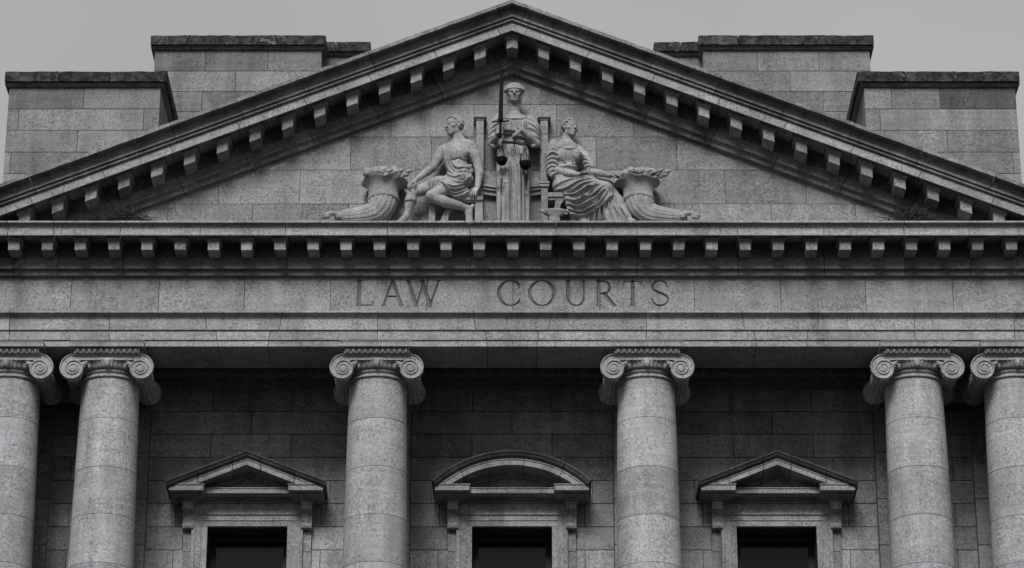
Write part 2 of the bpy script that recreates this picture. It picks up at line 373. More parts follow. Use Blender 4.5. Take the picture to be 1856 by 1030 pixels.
for u in (774.5, 930, 1086.6):
    xj = PX(u, 531, 0); depth = np.maximum(depth, np.where(np.abs(GX-xj) < .007, .03, 0))
depth += np.where(who < 0, rng.normal(0, .0006, GX.shape), 0)
idx = np.arange(nx_*nz_).reshape(nx_, nz_)
quads = np.stack([idx[:-1, :-1], idx[1:, :-1], idx[1:, 1:], idx[:-1, 1:]], -1).reshape(-1, 4)
wq = np.maximum(np.maximum(who[:-1, :-1], who[1:, :-1]), np.maximum(who[1:, 1:], who[:-1, 1:])).ravel()
pts = np.stack([GX, depth+.001, GZ], -1).reshape(-1, 3)
xm = .25*(GX[:-1, :-1]+GX[1:, 1:]+GX[:-1, 1:]+GX[1:, :-1]).ravel()
bj = [PX(u, 531, 0) for u in (774.5, 930, 1086.6)]; blk_t = [(.96, .1), (1.03, .5), (.94, .3), (1.02, .8)]
def submesh(name, mask, mat, parent, tints):
    q = quads[mask]; u_, inv = np.unique(q, return_inverse=True); inv = inv.reshape(q.shape)
    me = bpy.data.meshes.new(name); me.from_pydata(pts[u_].tolist(), [], inv.tolist())
    ca = me.color_attributes.new('tint', 'FLOAT_COLOR', 'CORNER'); a = np.ones((len(q)*4, 4), np.float32)
    bi = np.searchsorted(bj, xm[mask]); tt = np.array(tints, np.float32)[bi]
    a[:, :2] = np.repeat(tt, 4, axis=0); ca.data.foreach_set('color', a.ravel())
    return link(name, me, mat, parent, smooth=False)
INS = submesh('inscribed_frieze', wq < 0, M_STONE, CH, blk_t)
for li, (ch, _, _) in enumerate(word):
    o = submesh('letter', wq == li, M_LETTER, INS, [(1, t[1]) for t in blk_t]); o['label'] = 'incised capital letter ' + ch
b = MB(); b.box(XA, XB, .05, .2, ZF0, ZF1+.03); b.build('frieze_core', M_GRIME, CH)
# --- architrave ----------------------------------------------------------------
ZS = PZ(628.5, 0)       # soffit height
A1 = [(.3, PZ(564, 0)-.0), (-.15, PZ(563.5, -.15)), (-.15, PZ(566.8, -.15)), (-.135, PZ(567.4, -.135)), (-.11, PZ(570, -.11)), (-.085, PZ(572.5, -.085)), (-.065, PZ(576, -.065)), (-.055, PZ(577.5, -.055)), (-.055, PZ(598, -.055)), (.3, PZ(598, -.055))]
z2 = PZ(598, -.055)-.003
A2 = [(.3, z2), (-.027, z2), (-.027, PZ(616.2, -.027)), (-.003, PZ(616.2, -.027)), (-.003, ZS+.005), (.0, ZS), (.955, ZS), (.955, z2+.02), (.3, z2+.02)]
cols = [-8.22, -6.59, -2.20, 2.20, 6.59, 8.22]; bays = [-4.40, 0, 4.40]
def voussoir(w, sl):
    js = [(-9.1, 0), (9.1, 0)]+[(c, 0) for c in cols]
    for c in bays: js += [(c-w, -sl), (c+w, sl)]
    return sorted(js)
mb = MB(); zm = PZ(564, 0)
for a, b_ in zip(voussoir(.645, .14)[:-1], voussoir(.645, .14)[1:]): mb.tint(.12, 1.12); hsweep(mb, A1, a[0], b_[0], a[1], b_[1], zm)
mb.build('architrave', M_STONE, CH, bevel=.004)
mb = MB(); zm = z2
for a, b_ in zip(voussoir(.445, .14)[:-1], voussoir(.445, .14)[1:]): mb.tint(.12, 1.12); hsweep(mb, A2, a[0], b_[0], a[1], b_[1], zm)
mb.build('architrave', M_STONE, CH, bevel=.004)
b = MB(); b.box(-9.05, 9.05, .03, .93, ZS+.03, ZS+.5); b.build('architrave_core', M_GRIME, CH)

# ------------------------------------------------------------------ signed-distance modelling for carved stone
class Field:
    def __init__(s, lo, hi, h):
        s.lo = np.array(lo, float); s.h = h; s.n = (np.ceil((np.array(hi)-s.lo)/h)+1).astype(int)
        s.D = np.full(s.n, .3, np.float32)
        s.ax = [s.lo[i]+h*np.arange(s.n[i]) for i in range(3)]
    def region(s, lo, hi):
        i0 = np.clip(((np.array(lo)-s.lo)/s.h).astype(int), 0, s.n-1); i1 = np.clip(((np.array(hi)-s.lo)/s.h).astype(int)+2, 1, s.n)
        if np.any(i1 <= i0): return None
        sl = tuple(slice(a, b) for a, b in zip(i0, i1))
        g_ = np.meshgrid(*[s.ax[i][sl[i]].astype(np.float32) for i in range(3)], indexing='ij', sparse=True)
        return sl, g_
    def op(s, lo, hi, fn, k=.01, sub=False, pad=.08):
        r = s.region(np.array(lo)-pad-k, np.array(hi)+pad+k)
        if r is None: return
        sl, g_ = r; d = fn(*g_).astype(np.float32); A = s.D[sl]
        if sub:
            d = -d; hh = np.clip(.5-.5*(A-d)/k, 0, 1); s.D[sl] = A*(1-hh)+d*hh+k*hh*(1-hh)
        else:
            hh = np.clip(.5+.5*(A-d)/k, 0, 1); s.D[sl] = A*(1-hh)+d*hh-k*hh*(1-hh)
    def cap(s, a, b, ra, rb=None, k=.02, sub=False):
        rb = ra if rb is None else rb; a = np.array(a, float); b = np.array(b, float); ab = b-a; L2 = float(ab@ab)+1e-9; R = max(ra, rb)
        def fn(x, y, z):
            t = np.clip(((x-a[0])*ab[0]+(y-a[1])*ab[1]+(z-a[2])*ab[2])/L2, 0, 1)
            return np.sqrt((x-a[0]-t*ab[0])**2+(y-a[1]-t*ab[1])**2+(z-a[2]-t*ab[2])**2)-(ra+(rb-ra)*t)
        s.op(np.minimum(a, b)-R, np.maximum(a, b)+R, fn, k, sub)
    def chain(s, pts, rad, k=.02, sub=False):
        if not hasattr(rad, '__len__'): rad = [rad]*len(pts)
        for i in range(len(pts)-1): s.cap(pts[i], pts[i+1], rad[i], rad[i+1], k, sub)
    def ell(s, c, r, k=.02, sub=False, B=None):
        c = np.array(c, float); r = np.array(r, float); R = r.max(); B = np.eye(3) if B is None else np.array(B, float)
        def fn(x, y, z):
            px, py, pz = x-c[0], y-c[1], z-c[2]
            q = [B[i, 0]*px+B[i, 1]*py+B[i, 2]*pz for i in range(3)]
            k0 = np.sqrt(sum((q[i]/r[i])**2 for i in range(3))); k1 = np.sqrt(sum((q[i]/r[i]**2)**2 for i in range(3)))+1e-6
            return k0*(k0-1)/k1
        s.op(c-R, c+R, fn, k, sub)
    def box(s, lo, hi, k=.005, rnd=.005, sub=False):
        lo = np.array(lo, float); hi = np.array(hi, float); c = (lo+hi)/2; e = (hi-lo)/2-rnd
        def fn(x, y, z):
            q = [np.abs(x-c[0])-e[0], np.abs(y-c[1])-e[1], np.abs(z-c[2])-e[2]]
            return np.sqrt(sum(np.maximum(t, 0)**2 for t in q))+np.minimum(np.maximum(np.maximum(q[0], q[1]), q[2]), 0)-rnd
        s.op(lo, hi, fn, k, sub)
    def fold(s, fn, pts, w=.02, amp=.02, Y=-.4, power=.5):
        q = np.array([[*(lambda p: (p.x, p.z))(fn(u, v, Y))] for u, v in pts]); n = len(q)
        e = np.vstack([2*q[0]-q[1], q, 2*q[-1]-q[-2]]); C_ = []
        for i in range(1, n):
            for t in np.linspace(0, 1, 7, endpoint=(i == n-1)):
                a, b, c, d = e[i-1], e[i], e[i+1], e[i+2]
                C_.append(.5*(2*b+(c-a)*t+(2*a-5*b+4*c-d)*t*t+(3*b-3*c+d-a)*t**3))
        C_ = np.array(C_); m = 2.6*w
        i0 = np.clip(((C_.min(0)-m-s.lo[[0, 2]])/s.h).astype(int), 0, s.n[[0, 2]]-1); i1 = np.clip(((C_.max(0)+m-s.lo[[0, 2]])/s.h).astype(int)+2, 1, s.n[[0, 2]])
        if np.any(i1 <= i0): return
        X_ = s.ax[0][i0[0]:i1[0]][:, None]; Z_ = s.ax[2][i0[1]:i1[1]][None, :]
        best = np.full((X_.shape[0], Z_.shape[1]), 9.); T = np.zeros_like(best); N = len(C_)
        for i in range(N-1):
            a, d = C_[i], C_[i+1]-C_[i]; t = np.clip(((X_-a[0])*d[0]+(Z_-a[1])*d[1])/(d@d+1e-12), 0, 1)
            dd = np.hypot(X_-a[0]-t*d[0], Z_-a[1]-t*d[1]); k = dd < best; best = np.where(k, dd, best); T = np.where(k, (i+t)/(N-1), T)
        A = 1.45*amp*np.sin(np.pi*np.clip(T*.94+.03, 0, 1))**power*np.exp(-(best/w)**2)
        s.D[i0[0]:i1[0], :, i0[1]:i1[1]] -= A[:, None, :].astype(np.float32)
    def mesh(s, name, tint=(1, .3)):
        D = s.D; D[0] = D[-1] = .1; D[:, 0] = D[:, -1] = .1; D[:, :, 0] = D[:, :, -1] = .1
        S_ = D < 0; nx, ny, nz = [n-1 for n in s.n]
        acc = np.zeros((nx, ny, nz, 3), np.float32); cnt = np.zeros((nx, ny, nz), np.float32)
        C8 = [(i, j, k) for i in (0, 1) for j in (0, 1) for k in (0, 1)]
        cell = lambda A, c: A[c[0]:c[0]+nx, c[1]:c[1]+ny, c[2]:c[2]+nz]
        for c in C8:
            for a in range(3):
                if c[a]: continue
                d = list(c); d[a] = 1
                A, B = cell(D, c), cell(D, d); x = cell(S_, c) != cell(S_, d)
                t = A[x]/(A[x]-B[x]); p = np.tile(np.array(c, np.float32), (len(t), 1)); p[:, a] += t
                acc[x] += p; cnt[x] += 1
        act = cnt > 0; ids = -np.ones((nx, ny, nz), int); ids[act] = np.arange(act.sum())
        base = np.argwhere(act); V_ = (base+acc[act]/cnt[act][:, None])*s.h+s.lo
        F_ = []
        for a in range(3):
            b_, c2 = [(1, 2), (2, 0), (0, 1)][a]
            sl0 = [slice(None)]*3; sl1 = [slice(None)]*3; sl0[a] = slice(0, -1); sl1[a] = slice(1, None)
            x = S_[tuple(sl0)] != S_[tuple(sl1)]; E_ = np.argwhere(x)
            ok = (E_[:, b_] > 0) & (E_[:, c2] > 0) & (E_[:, b_] < s.n[b_]-1) & (E_[:, c2] < s.n[c2]-1); E_ = E_[ok]
            if not len(E_): continue
            def cid(db, dc):
                q = E_.copy(); q[:, b_] += db; q[:, c2] += dc; return ids[q[:, 0], q[:, 1], q[:, 2]]
            Q = np.stack([cid(-1, -1), cid(0, -1), cid(0, 0), cid(-1, 0)], 1)
            neg = S_[E_[:, 0], E_[:, 1], E_[:, 2]]; Q[~neg] = Q[~neg][:, ::-1]; F_.append(Q)
        F_ = np.concatenate(F_)
        me = bpy.data.meshes.new(name)
        me.vertices.add(len(V_)); me.vertices.foreach_set('co', V_.astype(np.float32).ravel())
        me.loops.add(len(F_)*4); me.loops.foreach_set('vertex_index', F_.astype(np.int32).ravel())
        me.polygons.add(len(F_)); me.polygons.foreach_set('loop_start', np.arange(0, len(F_)*4, 4, dtype=np.int32))
        me.update(calc_edges=True); me.validate()
        ca = me.color_attributes.new('tint', 'FLOAT_COLOR', 'CORNER'); a = np.ones((len(me.loops), 4), np.float32); a[:, 0] = tint[0]; a[:, 1] = tint[1]
        ca.data.foreach_set('color', a.ravel())
        return me

# ------------------------------------------------------------------ columns
ZV = PZ(666.5, -.12)-ZS        # volute centre below the soffit
AX_Y = .5
def capital_mesh():
    F = Field((-.86, -.68, -.72), (.86, .68, -.08), .0095)
    ztop = PZ(640.5, -.12)-ZS
    vx = .547; ro = ztop-ZV
    def rad(phi, n):       # phi from top going outward
        return ro*np.exp(-.088*(phi+2*math.pi*n))
    for sg in (-1, 1):
        def fn(x, y, z):
            px = sg*(x-sg*vx); pz = z-ZV
            rho = np.sqrt(px*px+pz*pz)+1e-6; phi = np.mod(np.arctan2(px, pz), 2*math.pi)
            ay = np.abs(y); f = np.clip(ay/.62, 0, 1)
            rout = rad(phi, 0)
            waist = .60+.40*np.clip((f-.25)/.7, 0, 1)**1.6
            leaf = .022*np.abs(np.sin(phi*6))*np.abs(np.sin(y*16))**.5*(f < .9)+.012*(np.abs(np.abs(y)-.14) < .03)+.016*(ay < .035)
            ridge = np.zeros_like(rho)+9
            for n in range(4):
                r0 = rad(phi, n); ridge = np.minimum(ridge, np.abs(rho-(r0-.012)))
            eye = np.clip((.034-rho)/.01, 0, 1)
            rel = .026*(1-np.clip((.012-ridge)/.008+.5, 0, 1))*(1-eye)
            face = ay-(.62-rel)
            d1 = rho-(rout*np.where(ay > .555, 1, waist)+np.where(ay > .555, 0, leaf))
            return np.maximum(d1, face)*.8
        F.op((sg*vx-.3, -.64, ZV-.3), (sg*vx+.3, .64, ZV+.3), fn, .004)
    # canalis between the volutes with its raised upper rim
    zl = PZ(651, -.12)-ZS
    F.box((-vx, -.585, zl-.02), (vx, .585, ztop), .01, .01)
    F.box((-vx, -.62, ztop-.03), (vx, .62, ztop), .006, .008)
    F.box((-vx+.12, -.612, zl-.015), (vx-.12, .612, zl+.012), .006, .008)
    # echinus with eggs and darts
    z1, z0 = PZ(651, -.1)-ZS, PZ(667, -.02)-ZS
    def ech(x, y, z):
        r = np.sqrt(x*x+y*y); t = np.clip((z-z0)/(z1-z0), 0, 1); R = .53+.075*np.sqrt(t)
        return np.maximum(r-R, np.maximum(z-z1-.03, z0-z))*.8
    F.op((-.6, -.6, z0), (.6, .6, z1+.04), ech, .005)
    zc = (z0+z1)/2
    for i in range(24):
        a = math.radians(-90+15*i); ca_, sa_ = math.cos(a), math.sin(a)
        if i % 2 == 0:
            F.ell((.585*ca_, .585*sa_, zc+.008), (.052, .052, .085), .004)
            for o_ in (-.105, .105):
                F.cap((.625*math.cos(a+o_), .625*math.sin(a+o_), z1-.008), (.575*math.cos(a+o_*.7), .575*math.sin(a+o_*.7), z0), .016, .013, .003, sub=True)
            for o_ in (-.165, .165):
                c2, s2 = math.cos(a+o_), math.sin(a+o_)
                F.cap((.615*c2, .615*s2, z1), (.565*math.cos(a+o_*.8), .565*math.sin(a+o_*.8), z0+.01), .013, .010, .003)
        else: F.cap((.615*ca_, .615*sa_, z1-.01), (.55*ca_, .55*sa_, z0), .014, .006, .003)
    for i in (-1, 1):          # palmettes in the corners beside the volutes
        for sy in (-1, 1):
            for q in range(4):
                a = math.radians(100+q*26); L_ = .12-.012*q
                F.cap((i*.40, sy*.60, ZV+.075), (i*(.40-abs(math.cos(a))*L_*(.4+.25*q)), sy*.575, ZV+.075-math.sin(a)*L_*.75+.02*q), .024, .014, .006)
    # astragal and neck
    za = PZ(671, 0.0)-ZS
    def ring(R, zc2, r):
        F.op((-R-r, -R-r, zc2-r), (R+r, R+r, zc2+r), lambda x, y, z: np.sqrt((np.sqrt(x*x+y*y)-R)**2+(z-zc2)**2)-r, .004)
    ring(.485, za, .026); ring(.49, PZ(680, 0)-ZS, .022)
    def neck(x, y, z):
        r = np.sqrt(x*x+y*y); return np.maximum(r-(.475+.0*z), np.maximum(z-z0-.02, -.70-z))
    F.op((-.5, -.5, -.70), (.5, .5, z0), neck, .01)
    me = F.mesh('capital', (.93, .3))
    return me
CAP = capital_mesh()
def abacus_mb():
    mb = MB(); mb.tint(0, .85); y0, y1 = -.225, 1.225
    za, zb2, zc = PZ(617.6, y0)-0, PZ(626, y0), PZ(628.2, y0)
    # the abacus stands just under the soffit; its upper reeded band rises in front of the lowest fascia
    zlow = PZ(640, -.13)
    mb.box(-.60, .60, -.205, -.006, zb2, za+.0)
    n = 34
    for i in range(n):
        x = -.59+1.18*(i+.5)/n; mb.box(x-.0135, x+.0135, -.214, -.188, zb2+.004, za-.012)
    mb.box(-.60, .60, -.222, -.004, za-.012, za)
    mb.box(-.612, .612, -.24, 1.24, zc, min(zb2, ZS-.003))
    mb.box(-.53, .53, -.16, 1.16, zlow-.01, zc+.002)
    m2 = 11
    for sy, yy in ((-1, -.165), (1, 1.165)):
        for i in range(m2):
            x = -.52+1.04*(i+.5)/m2
            mb.lathe([(.001, -.045), (.022, -.035), (.033, -.005), (.030, .03), (.001, .045)], (x, yy, (zlow+zc)/2), 8)
            mb.lathe([(.001, -.045), (.008, -.03), (.014, .03), (.001, .045)], (x+.047, yy-.005*-sy, (zlow+zc)/2), 6)
    for sx in (-1, 1):
        for i in range(10):
            y = -.1+1.2*(i+.5)/10; mb.lathe([(.001, -.045), (.022, -.035), (.033, -.005), (.030, .03), (.001, .045)], (sx*.535, y, (zlow+zc)/2), 8)
    mb.v = [(x, y-AX_Y, z-ZS) for x, y, z in mb.v]
    return mb
drumz = [PZ(689, .03)-ZS]+[PZ(v, .03)-ZS for v in (757, 845, 933, 1020, 1107, 1195)]
while drumz[-1]+ZS > 11.0: drumz.append(drumz[-1]-.86)
zfloor = drumz[-1]
def shaft_mb():
    mb = MB()
    def R(z):
        t = (drumz[0]-z)/(drumz[0]-zfloor); return .472+.105*(1-(1-t)**1.7)*.95
    dz_ = [drumz[0]]+[z+random.uniform(-.012, .012) for z in drumz[1:-1]]+[drumz[-1]]
    for i, (a, b_) in enumerate(zip(dz_[:-1], dz_[1:])):
        mb.tint(.10, [1.0, 1.04, .98, 1.0][i % 4])
        g_ = .004
        prof = [(R(b_+g_)-.02, b_), (R(b_)-.004, b_+g_*.6), (R(b_), b_+g_+.004)]+[(R(b_+(a-b_)*t), b_+(a-b_)*t) for t in (.25, .5, .75)]+[(R(a), a-g_-.004), (R(a)-.004, a-g_*.6), (R(a)-.02, a)]
        mb.lathe(prof, (0, 0, 0), 72)
    mb.tint(0); mb.lathe([(.70, zfloor-.35), (.70, zfloor-.2), (.62, zfloor-.14), (.66, zfloor-.06), (.58, zfloor), (.4, zfloor+.01)], (0, 0, 0), 48)
    return mb
ab_o = None
for i, x in enumerate(cols):
    c = empty('column', (x, AX_Y-4, ZS), CH)
    sh = shaft_mb()
    link('shaft', sh.build('shaft', M_COL, c, smooth=30, loc=(0, 0, 0)).data, M_COL, c, loc=(0, 0, 0)) if False else sh.build('shaft', M_COL, c, smooth=30, loc=(0, 0, 0))
    if i == 0: CAP.materials.append(M_COL); CAP.polygons.foreach_set('use_smooth', [True]*len(CAP.polygons))
    k_ = bpy.data.objects.new('capital', CAP); SC.collection.objects.link(k_); k_.parent = c
    if ab_o is None: ab_o = abacus_mb().build('abacus', M_COL, c, loc=(0, 0, 0), smooth=35)
    else: q = ab_o.copy(); SC.collection.objects.link(q); q.parent = c

# ------------------------------------------------------------------ porch: back wall, pilasters, windows
YW = 2.10
wz = [PZ(v, YW) for v in (662, 704, 746, 787, 829, 871, 913, 955, 997)]
while wz[-1] > 10: wz.append(wz[-1]-.41)
def wrows():
    off = [[(-.0,)], [(-71, 72)], [(0,)], [(-72, 72)], [(0,)], [(-143, 144)], [(-129.5, 129.5)], [(-115, 114)], [(-131, 129.5)]]
    rows = []
    for r in range(len(wz)-1):
        o_ = off[r][0] if r < 9 else ((-143, 144) if r % 2 else (-115, 114))
        rows.append([c*1.0+d/106.6 for c in bays for d in o_]+[c+sg*1.70 for c in bays for sg in (-1, 1)]+[-7.4+.2*(r % 2), 7.4-.2*(r % 2)])
    return rows
OPW = .665      # half width of the window opening
zo = PZ(953.5, YW-.1)
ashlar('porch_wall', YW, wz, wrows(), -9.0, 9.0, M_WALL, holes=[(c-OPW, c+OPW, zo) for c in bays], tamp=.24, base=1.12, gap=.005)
b = MB()
xs_ = [-9]+[q for c in bays for q in (c-OPW-.02, c+OPW+.02)]+[9]
for i in range(0, len(xs_), 2): b.box(xs_[i], xs_[i+1], YW+.05, YW+.6, 9.0, ZS+1.2)
for c in bays: b.box(c-OPW-.02, c+OPW+.02, YW+.05, YW+.6, zo+.02, ZS+1.2); b.box(c-OPW-.02, c+OPW+.02, YW+.05, YW+.6, 9, zo-2.9)
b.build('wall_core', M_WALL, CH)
# inner entablature and ceiling
mb = MB()
for a, b_ in zip([-9]+cols+[9], cols[0:]+[9, 9]):
    if b_-a > .1:
        mb.tint(.1, .9)
        hsweep(mb, [(YW+.04, PZ(704, YW-.1)), (YW-.09, PZ(704, YW-.09)), (YW-.09, PZ(695, YW-.09)), (YW-.13, PZ(694, YW-.13)), (YW-.13, PZ(685, YW-.13)), (YW-.22, PZ(682, YW-.2)), (YW-.25, PZ(676, YW-.25)), (YW-.25, ZS+.60), (YW+.04, ZS+.60)], a, b_)
mb.build('inner_entablature', M_WALL, CH, bevel=.004)
for i_ in (0, 1):
    q_ = MB(); q_.box(*((-9.08, -8.82) if i_ == 0 else (8.82, 9.08)), .35, YW+.3, 9.5, ZS-.004); q_.build('anta', M_WALL, CH)
b = MB(); b.box(-9, 9, .95, YW+.3, ZS+.6, ZS+.8); b.build('porch_ceiling', M_WALL, CH)
# pilasters behind the columns
pz_ = [PZ(704, YW-.15)]+[PZ(v, YW-.15) for v in (744, 820, 904, 988)]
while pz_[-1] > 10: pz_.append(pz_[-1]-.82)
for x in cols:
    mb = MB()
    for a, b_ in zip(pz_[1:-1], pz_[2:]): mb.tint(.12, 1); mb.box(x-.49, x+.49, YW-.15, YW+.02, b_+.006, a-.006)
    mb.tint(0, .95); mb.box(x-.49, x+.49, YW-.15, YW+.02, pz_[1], pz_[0]-.0)
    mb.box(x-.52, x+.52, YW-.18, YW-.14, pz_[1]-.03, pz_[1]+.03); mb.box(x-.54, x+.54, YW-.20, YW-.14, pz_[0]-.16, pz_[0]-.005)
    mb.box(x-.47, x+.47, YW-.13, YW+.01, 9.5, pz_[0]-.02)
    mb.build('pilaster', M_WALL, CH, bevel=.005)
# windows
def wz_(v, Y): return PZ(v, Y)
def make_window(cx, arched):
    w = empty('window', (cx, YW-4, zo), CH)
    X = lambda d: cx+d      # metres from the bay centre
    k = 1/106.8
    zbot = zo-2.7
    # surround (moulded architrave round the opening)
    mb = MB()
    steps = [(.0, 16*k, .10), (11*k+.0, 28*k, .125), (24*k, 44*k, .15)]
    y = [YW-.085, YW-.10, YW-.12]
    rings = [(OPW, OPW+.10, YW-.085), (OPW+.10, OPW+.20, YW-.10), (OPW+.20, OPW+.26, YW-.125)]
    zz = [zo, PZ(943.5, YW-.1), PZ(933, YW-.12), PZ(930.5, YW-.125)]
    for i, (a, b_, yy) in enumerate(rings):
        mb.tint(.06, 1.15)
        for sg in (-1, 1):
            x0, x1 = sorted((X(sg*a), X(sg*b_))); za = zz[i]
            while za > zbot+.1: zq = max(za-.835, zbot); mb.tint(.08, 1.15); mb.box(x0, x1, yy, YW+.03, zq+.004, za-.001); za = zq
        mb.tint(.06, 1.2); mb.box(X(-b_), X(b_), yy+.0005, YW+.03, zz[i], zz[i+1])
    # outer strip and frieze panel
    for sg in (-1, 1):
        x0, x1 = sorted((X(sg*(OPW+.262)), X(sg*(OPW+.40)))); za = PZ(957, YW-.05); mb.tint(.1, 1)
        while za > zbot+.1: zq = max(za-.42, zbot); mb.tint(.1, 1); mb.box(x0, x1, YW-.06, YW+.03, zq+.004, za-.004); za = zq
    mb.tint(.05, 1.15); mb.box(X(-.905), X(.905), YW-.11, YW+.03, zz[3]+.001, PZ(911.5, YW-.11))
    mb.build('surround', M_WALL, w, bevel=.004)
    # consoles
    for sg in (-1, 1):
        mb = MB(); mb.tint(.06, 1.1); x0, x1 = sorted((X(sg*.895), X(sg*1.075)))
        zt, zb = PZ(905, YW-.25), PZ(961, YW-.12); H = zt-zb
        prof = [(YW+.02, zb), (YW-.12, zb+.0), (YW-.165, zb+.025), (YW-.18, zb+.07), (YW-.16, zb+.10), (YW-.135, zb+.12), (YW-.145, zb+H*.45), (YW-.17, zb+H*.56), (YW-.20, zb+H*.60), (YW-.21, zb+H*.615), (YW-.28, zb+H*.63), (YW-.30, zb+H*.70), (YW-.30, zb+H*.85), (YW-.27, zt), (YW+.02, zt)]
        mb.sweep(prof, [x0, x1], lambda x, p, i: (x, p[0], p[1]))
        mb.sweep([(p[0]-.012, p[1]) for p in prof[1:-1]]+[(YW, zt), (YW, zb)], [x0+.05, x1-.05], lambda x, p, i: (x, p[0], p[1]))
        # flaring cap above the console
        mb.tint(.04, 1.0)
        for q, (e, v0, v1) in enumerate(((.02, 906, 899.5), (.06, 899.2, 893), (.12, 892.7, 887))):
            yy = YW-.32-e*.9; mb.box(x0-e-.02, x1+e+.02, yy, YW-.07, PZ(v0, yy), PZ(v1, yy)+.03)
        mb.build('console', M_WALL, w, bevel=.006, smooth=35)
    # hood cornice: end blocks and the recessed bar between
    YH = YW-.62
    mb = MB()
    for sg in (-1, 1):
        mb.tint(.05, 1.25); x0, x1 = sorted((X(sg*.70), X(sg*1.275)))
        zb, zt = PZ(888.5, YH), PZ(879, YH)
        mb.box(x0, x1, YH, YW, zb, zt); mb.box(x0-.012*(sg > 0)-(.0), x1+.012*(sg < 0), YH-.018, YW, zt+.001, PZ(876.5, YH-.018))
        mb.tint(.05, .9); xa, xb = sorted((X(sg*.745), X(sg*1.235))); mb.box(xa, xb, YH+.12, YW, zb-.035, zb-.001)
    Yb = YW-.42; zb = PZ(894, Yb); mb.tint(.04, 1.2)
    mb.box(X(-.698), X(.698), Yb, YW, zb, PZ(886, Yb)); mb.box(X(-.698), X(.698), Yb-.015, YW, PZ(886, Yb)+.001, PZ(883.5, Yb-.015))
    mb.tint(.04, .8); mb.box(X(-.90), X(.90), YW-.20, YW, PZ(906, YW-.2), zb-.001); mb.box(X(-.905), X(.905), YW-.15, YW-.001, PZ(911.3, YW-.15), PZ(906, YW-.2)-.001)
    mb.build('hood_cornice', M_WALL, w, bevel=.004)
    # sloping or curved hood
    YS = YH-.10
    zA = PZ(815.5, YS); zT = PZ(870, YS)
    hw = 1.318
    up = [(YW, zA), (YS, zA), (YS, zA-.03), (YS+.02, zA-.045), (YS+.04, zA-.08), (YS+.085, zA-.112), (YW, zA-.112)]
    lo_ = [(YW, zA-.114), (YS+.09, zA-.114), (YS+.09, zA-.135), (YS+.105, zA-.137), (YS+.105, zA-.225), (YS+.13, zA-.225), (YS+.14, zA-.213), (YW, zA-.213)]
    bedm = [(YW, zA-.21), (YW-.17, zA-.21), (YW-.17, zA-.235), (YW-.15, zA-.25), (YW-.15, zA-.30), (YW, zA-.30)]
    sl = (zA-zT)/hw
    if not arched:
        def path(x, p, i): return (cx+x, p[0], p[1]-sl*abs(x))
        cuts = [-hw, -.80, -.23, 0, .23, .80, hw]
        def st(a, b_): return [a, b_]
    else:
        h_ = zA-zT; Rr = (hw*hw+h_*h_)/(2*h_); am = math.asin(hw/Rr); zc_ = zA-Rr
        def path(x, p, i):
            a = x/hw*am; r = Rr-(zA-p[1]); return (cx+r*math.sin(a), p[0], zc_+r*math.cos(a))
        cuts = [-hw, -.86, .20, .84, hw]
        def st(a, b_): n = max(2, int((b_-a)/.09)); return [a+(b_-a)*i/n for i in range(n+1)]
    zcut = PZ(877, YH)
    for nm, pr, mt, bs in (('hood_gutter', up, M_SIMA, .36), ('hood', lo_, M_WALL, 1.25), ('hood_bed', bedm, M_WALL, .9)):
        mb = MB()
        for a, b_ in zip(cuts[:-1], cuts[1:]):
            mb.tint(.08, bs); ga = 0 if a in (-hw, 0) else .005; gb = 0 if b_ in (hw, 0) else .005
            mb.sweep(pr, st(a+ga, b_-gb), path)
        mb.build(nm, mt, w, bevel=.003, cut=zcut if nm != 'hood_gutter' else PZ(886, YS))
    # small tympanum
    mb = MB(); mb.tint(0, 1.0)
    if arched: tp = [(path(x, (0, zA-.28), 0)[0], path(x, (0, zA-.28), 0)[2]) for x in np.linspace(-hw*.98, hw*.98, 25)]
    else: tp = [(cx-hw, zA-.28-sl*hw), (cx, zA-.28), (cx+hw, zA-.28-sl*hw)]
    base = PZ(888, YW-.1)
    tp = clip(tp[::-1], lambda p: p[1]-base)
    mb.prism(tp, YW-.10, YW+.0); mb.build('hood_tympanum', M_WALL, w)
    # dark recess: frame and glass
    YF = YW+.50
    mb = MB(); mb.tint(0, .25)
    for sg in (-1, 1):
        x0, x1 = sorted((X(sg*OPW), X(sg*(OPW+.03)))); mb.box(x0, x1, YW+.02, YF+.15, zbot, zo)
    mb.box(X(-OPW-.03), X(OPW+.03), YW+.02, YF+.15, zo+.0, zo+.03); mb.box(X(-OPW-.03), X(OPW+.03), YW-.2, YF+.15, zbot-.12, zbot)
    mb.build('reveal', M_WALL, w)
    fr = MB(); zf = PZ(986, YF)+.0
    fr.box(X(-OPW), X(OPW), YF-.10, YF+.05, zf, zo); fr.box(X(-OPW), X(OPW), YF-.05, YF+.05, zbot, zbot+.1)
    gw = .565
    for sg in (-1, 1):
        x0, x1 = sorted((X(sg*gw), X(sg*OPW))); fr.box(x0, x1, YF-.03, YF+.05, zbot, zf)
    fo = fr.build('frame', M_FRAME, w)
    gl = MB(); gl.box(X(-gw), X(gw), YF, YF+.03, zbot+.1, zf); gl.build('pane', M_GLASS, w)
    return w
for c in bays: make_window(c, c == 0)
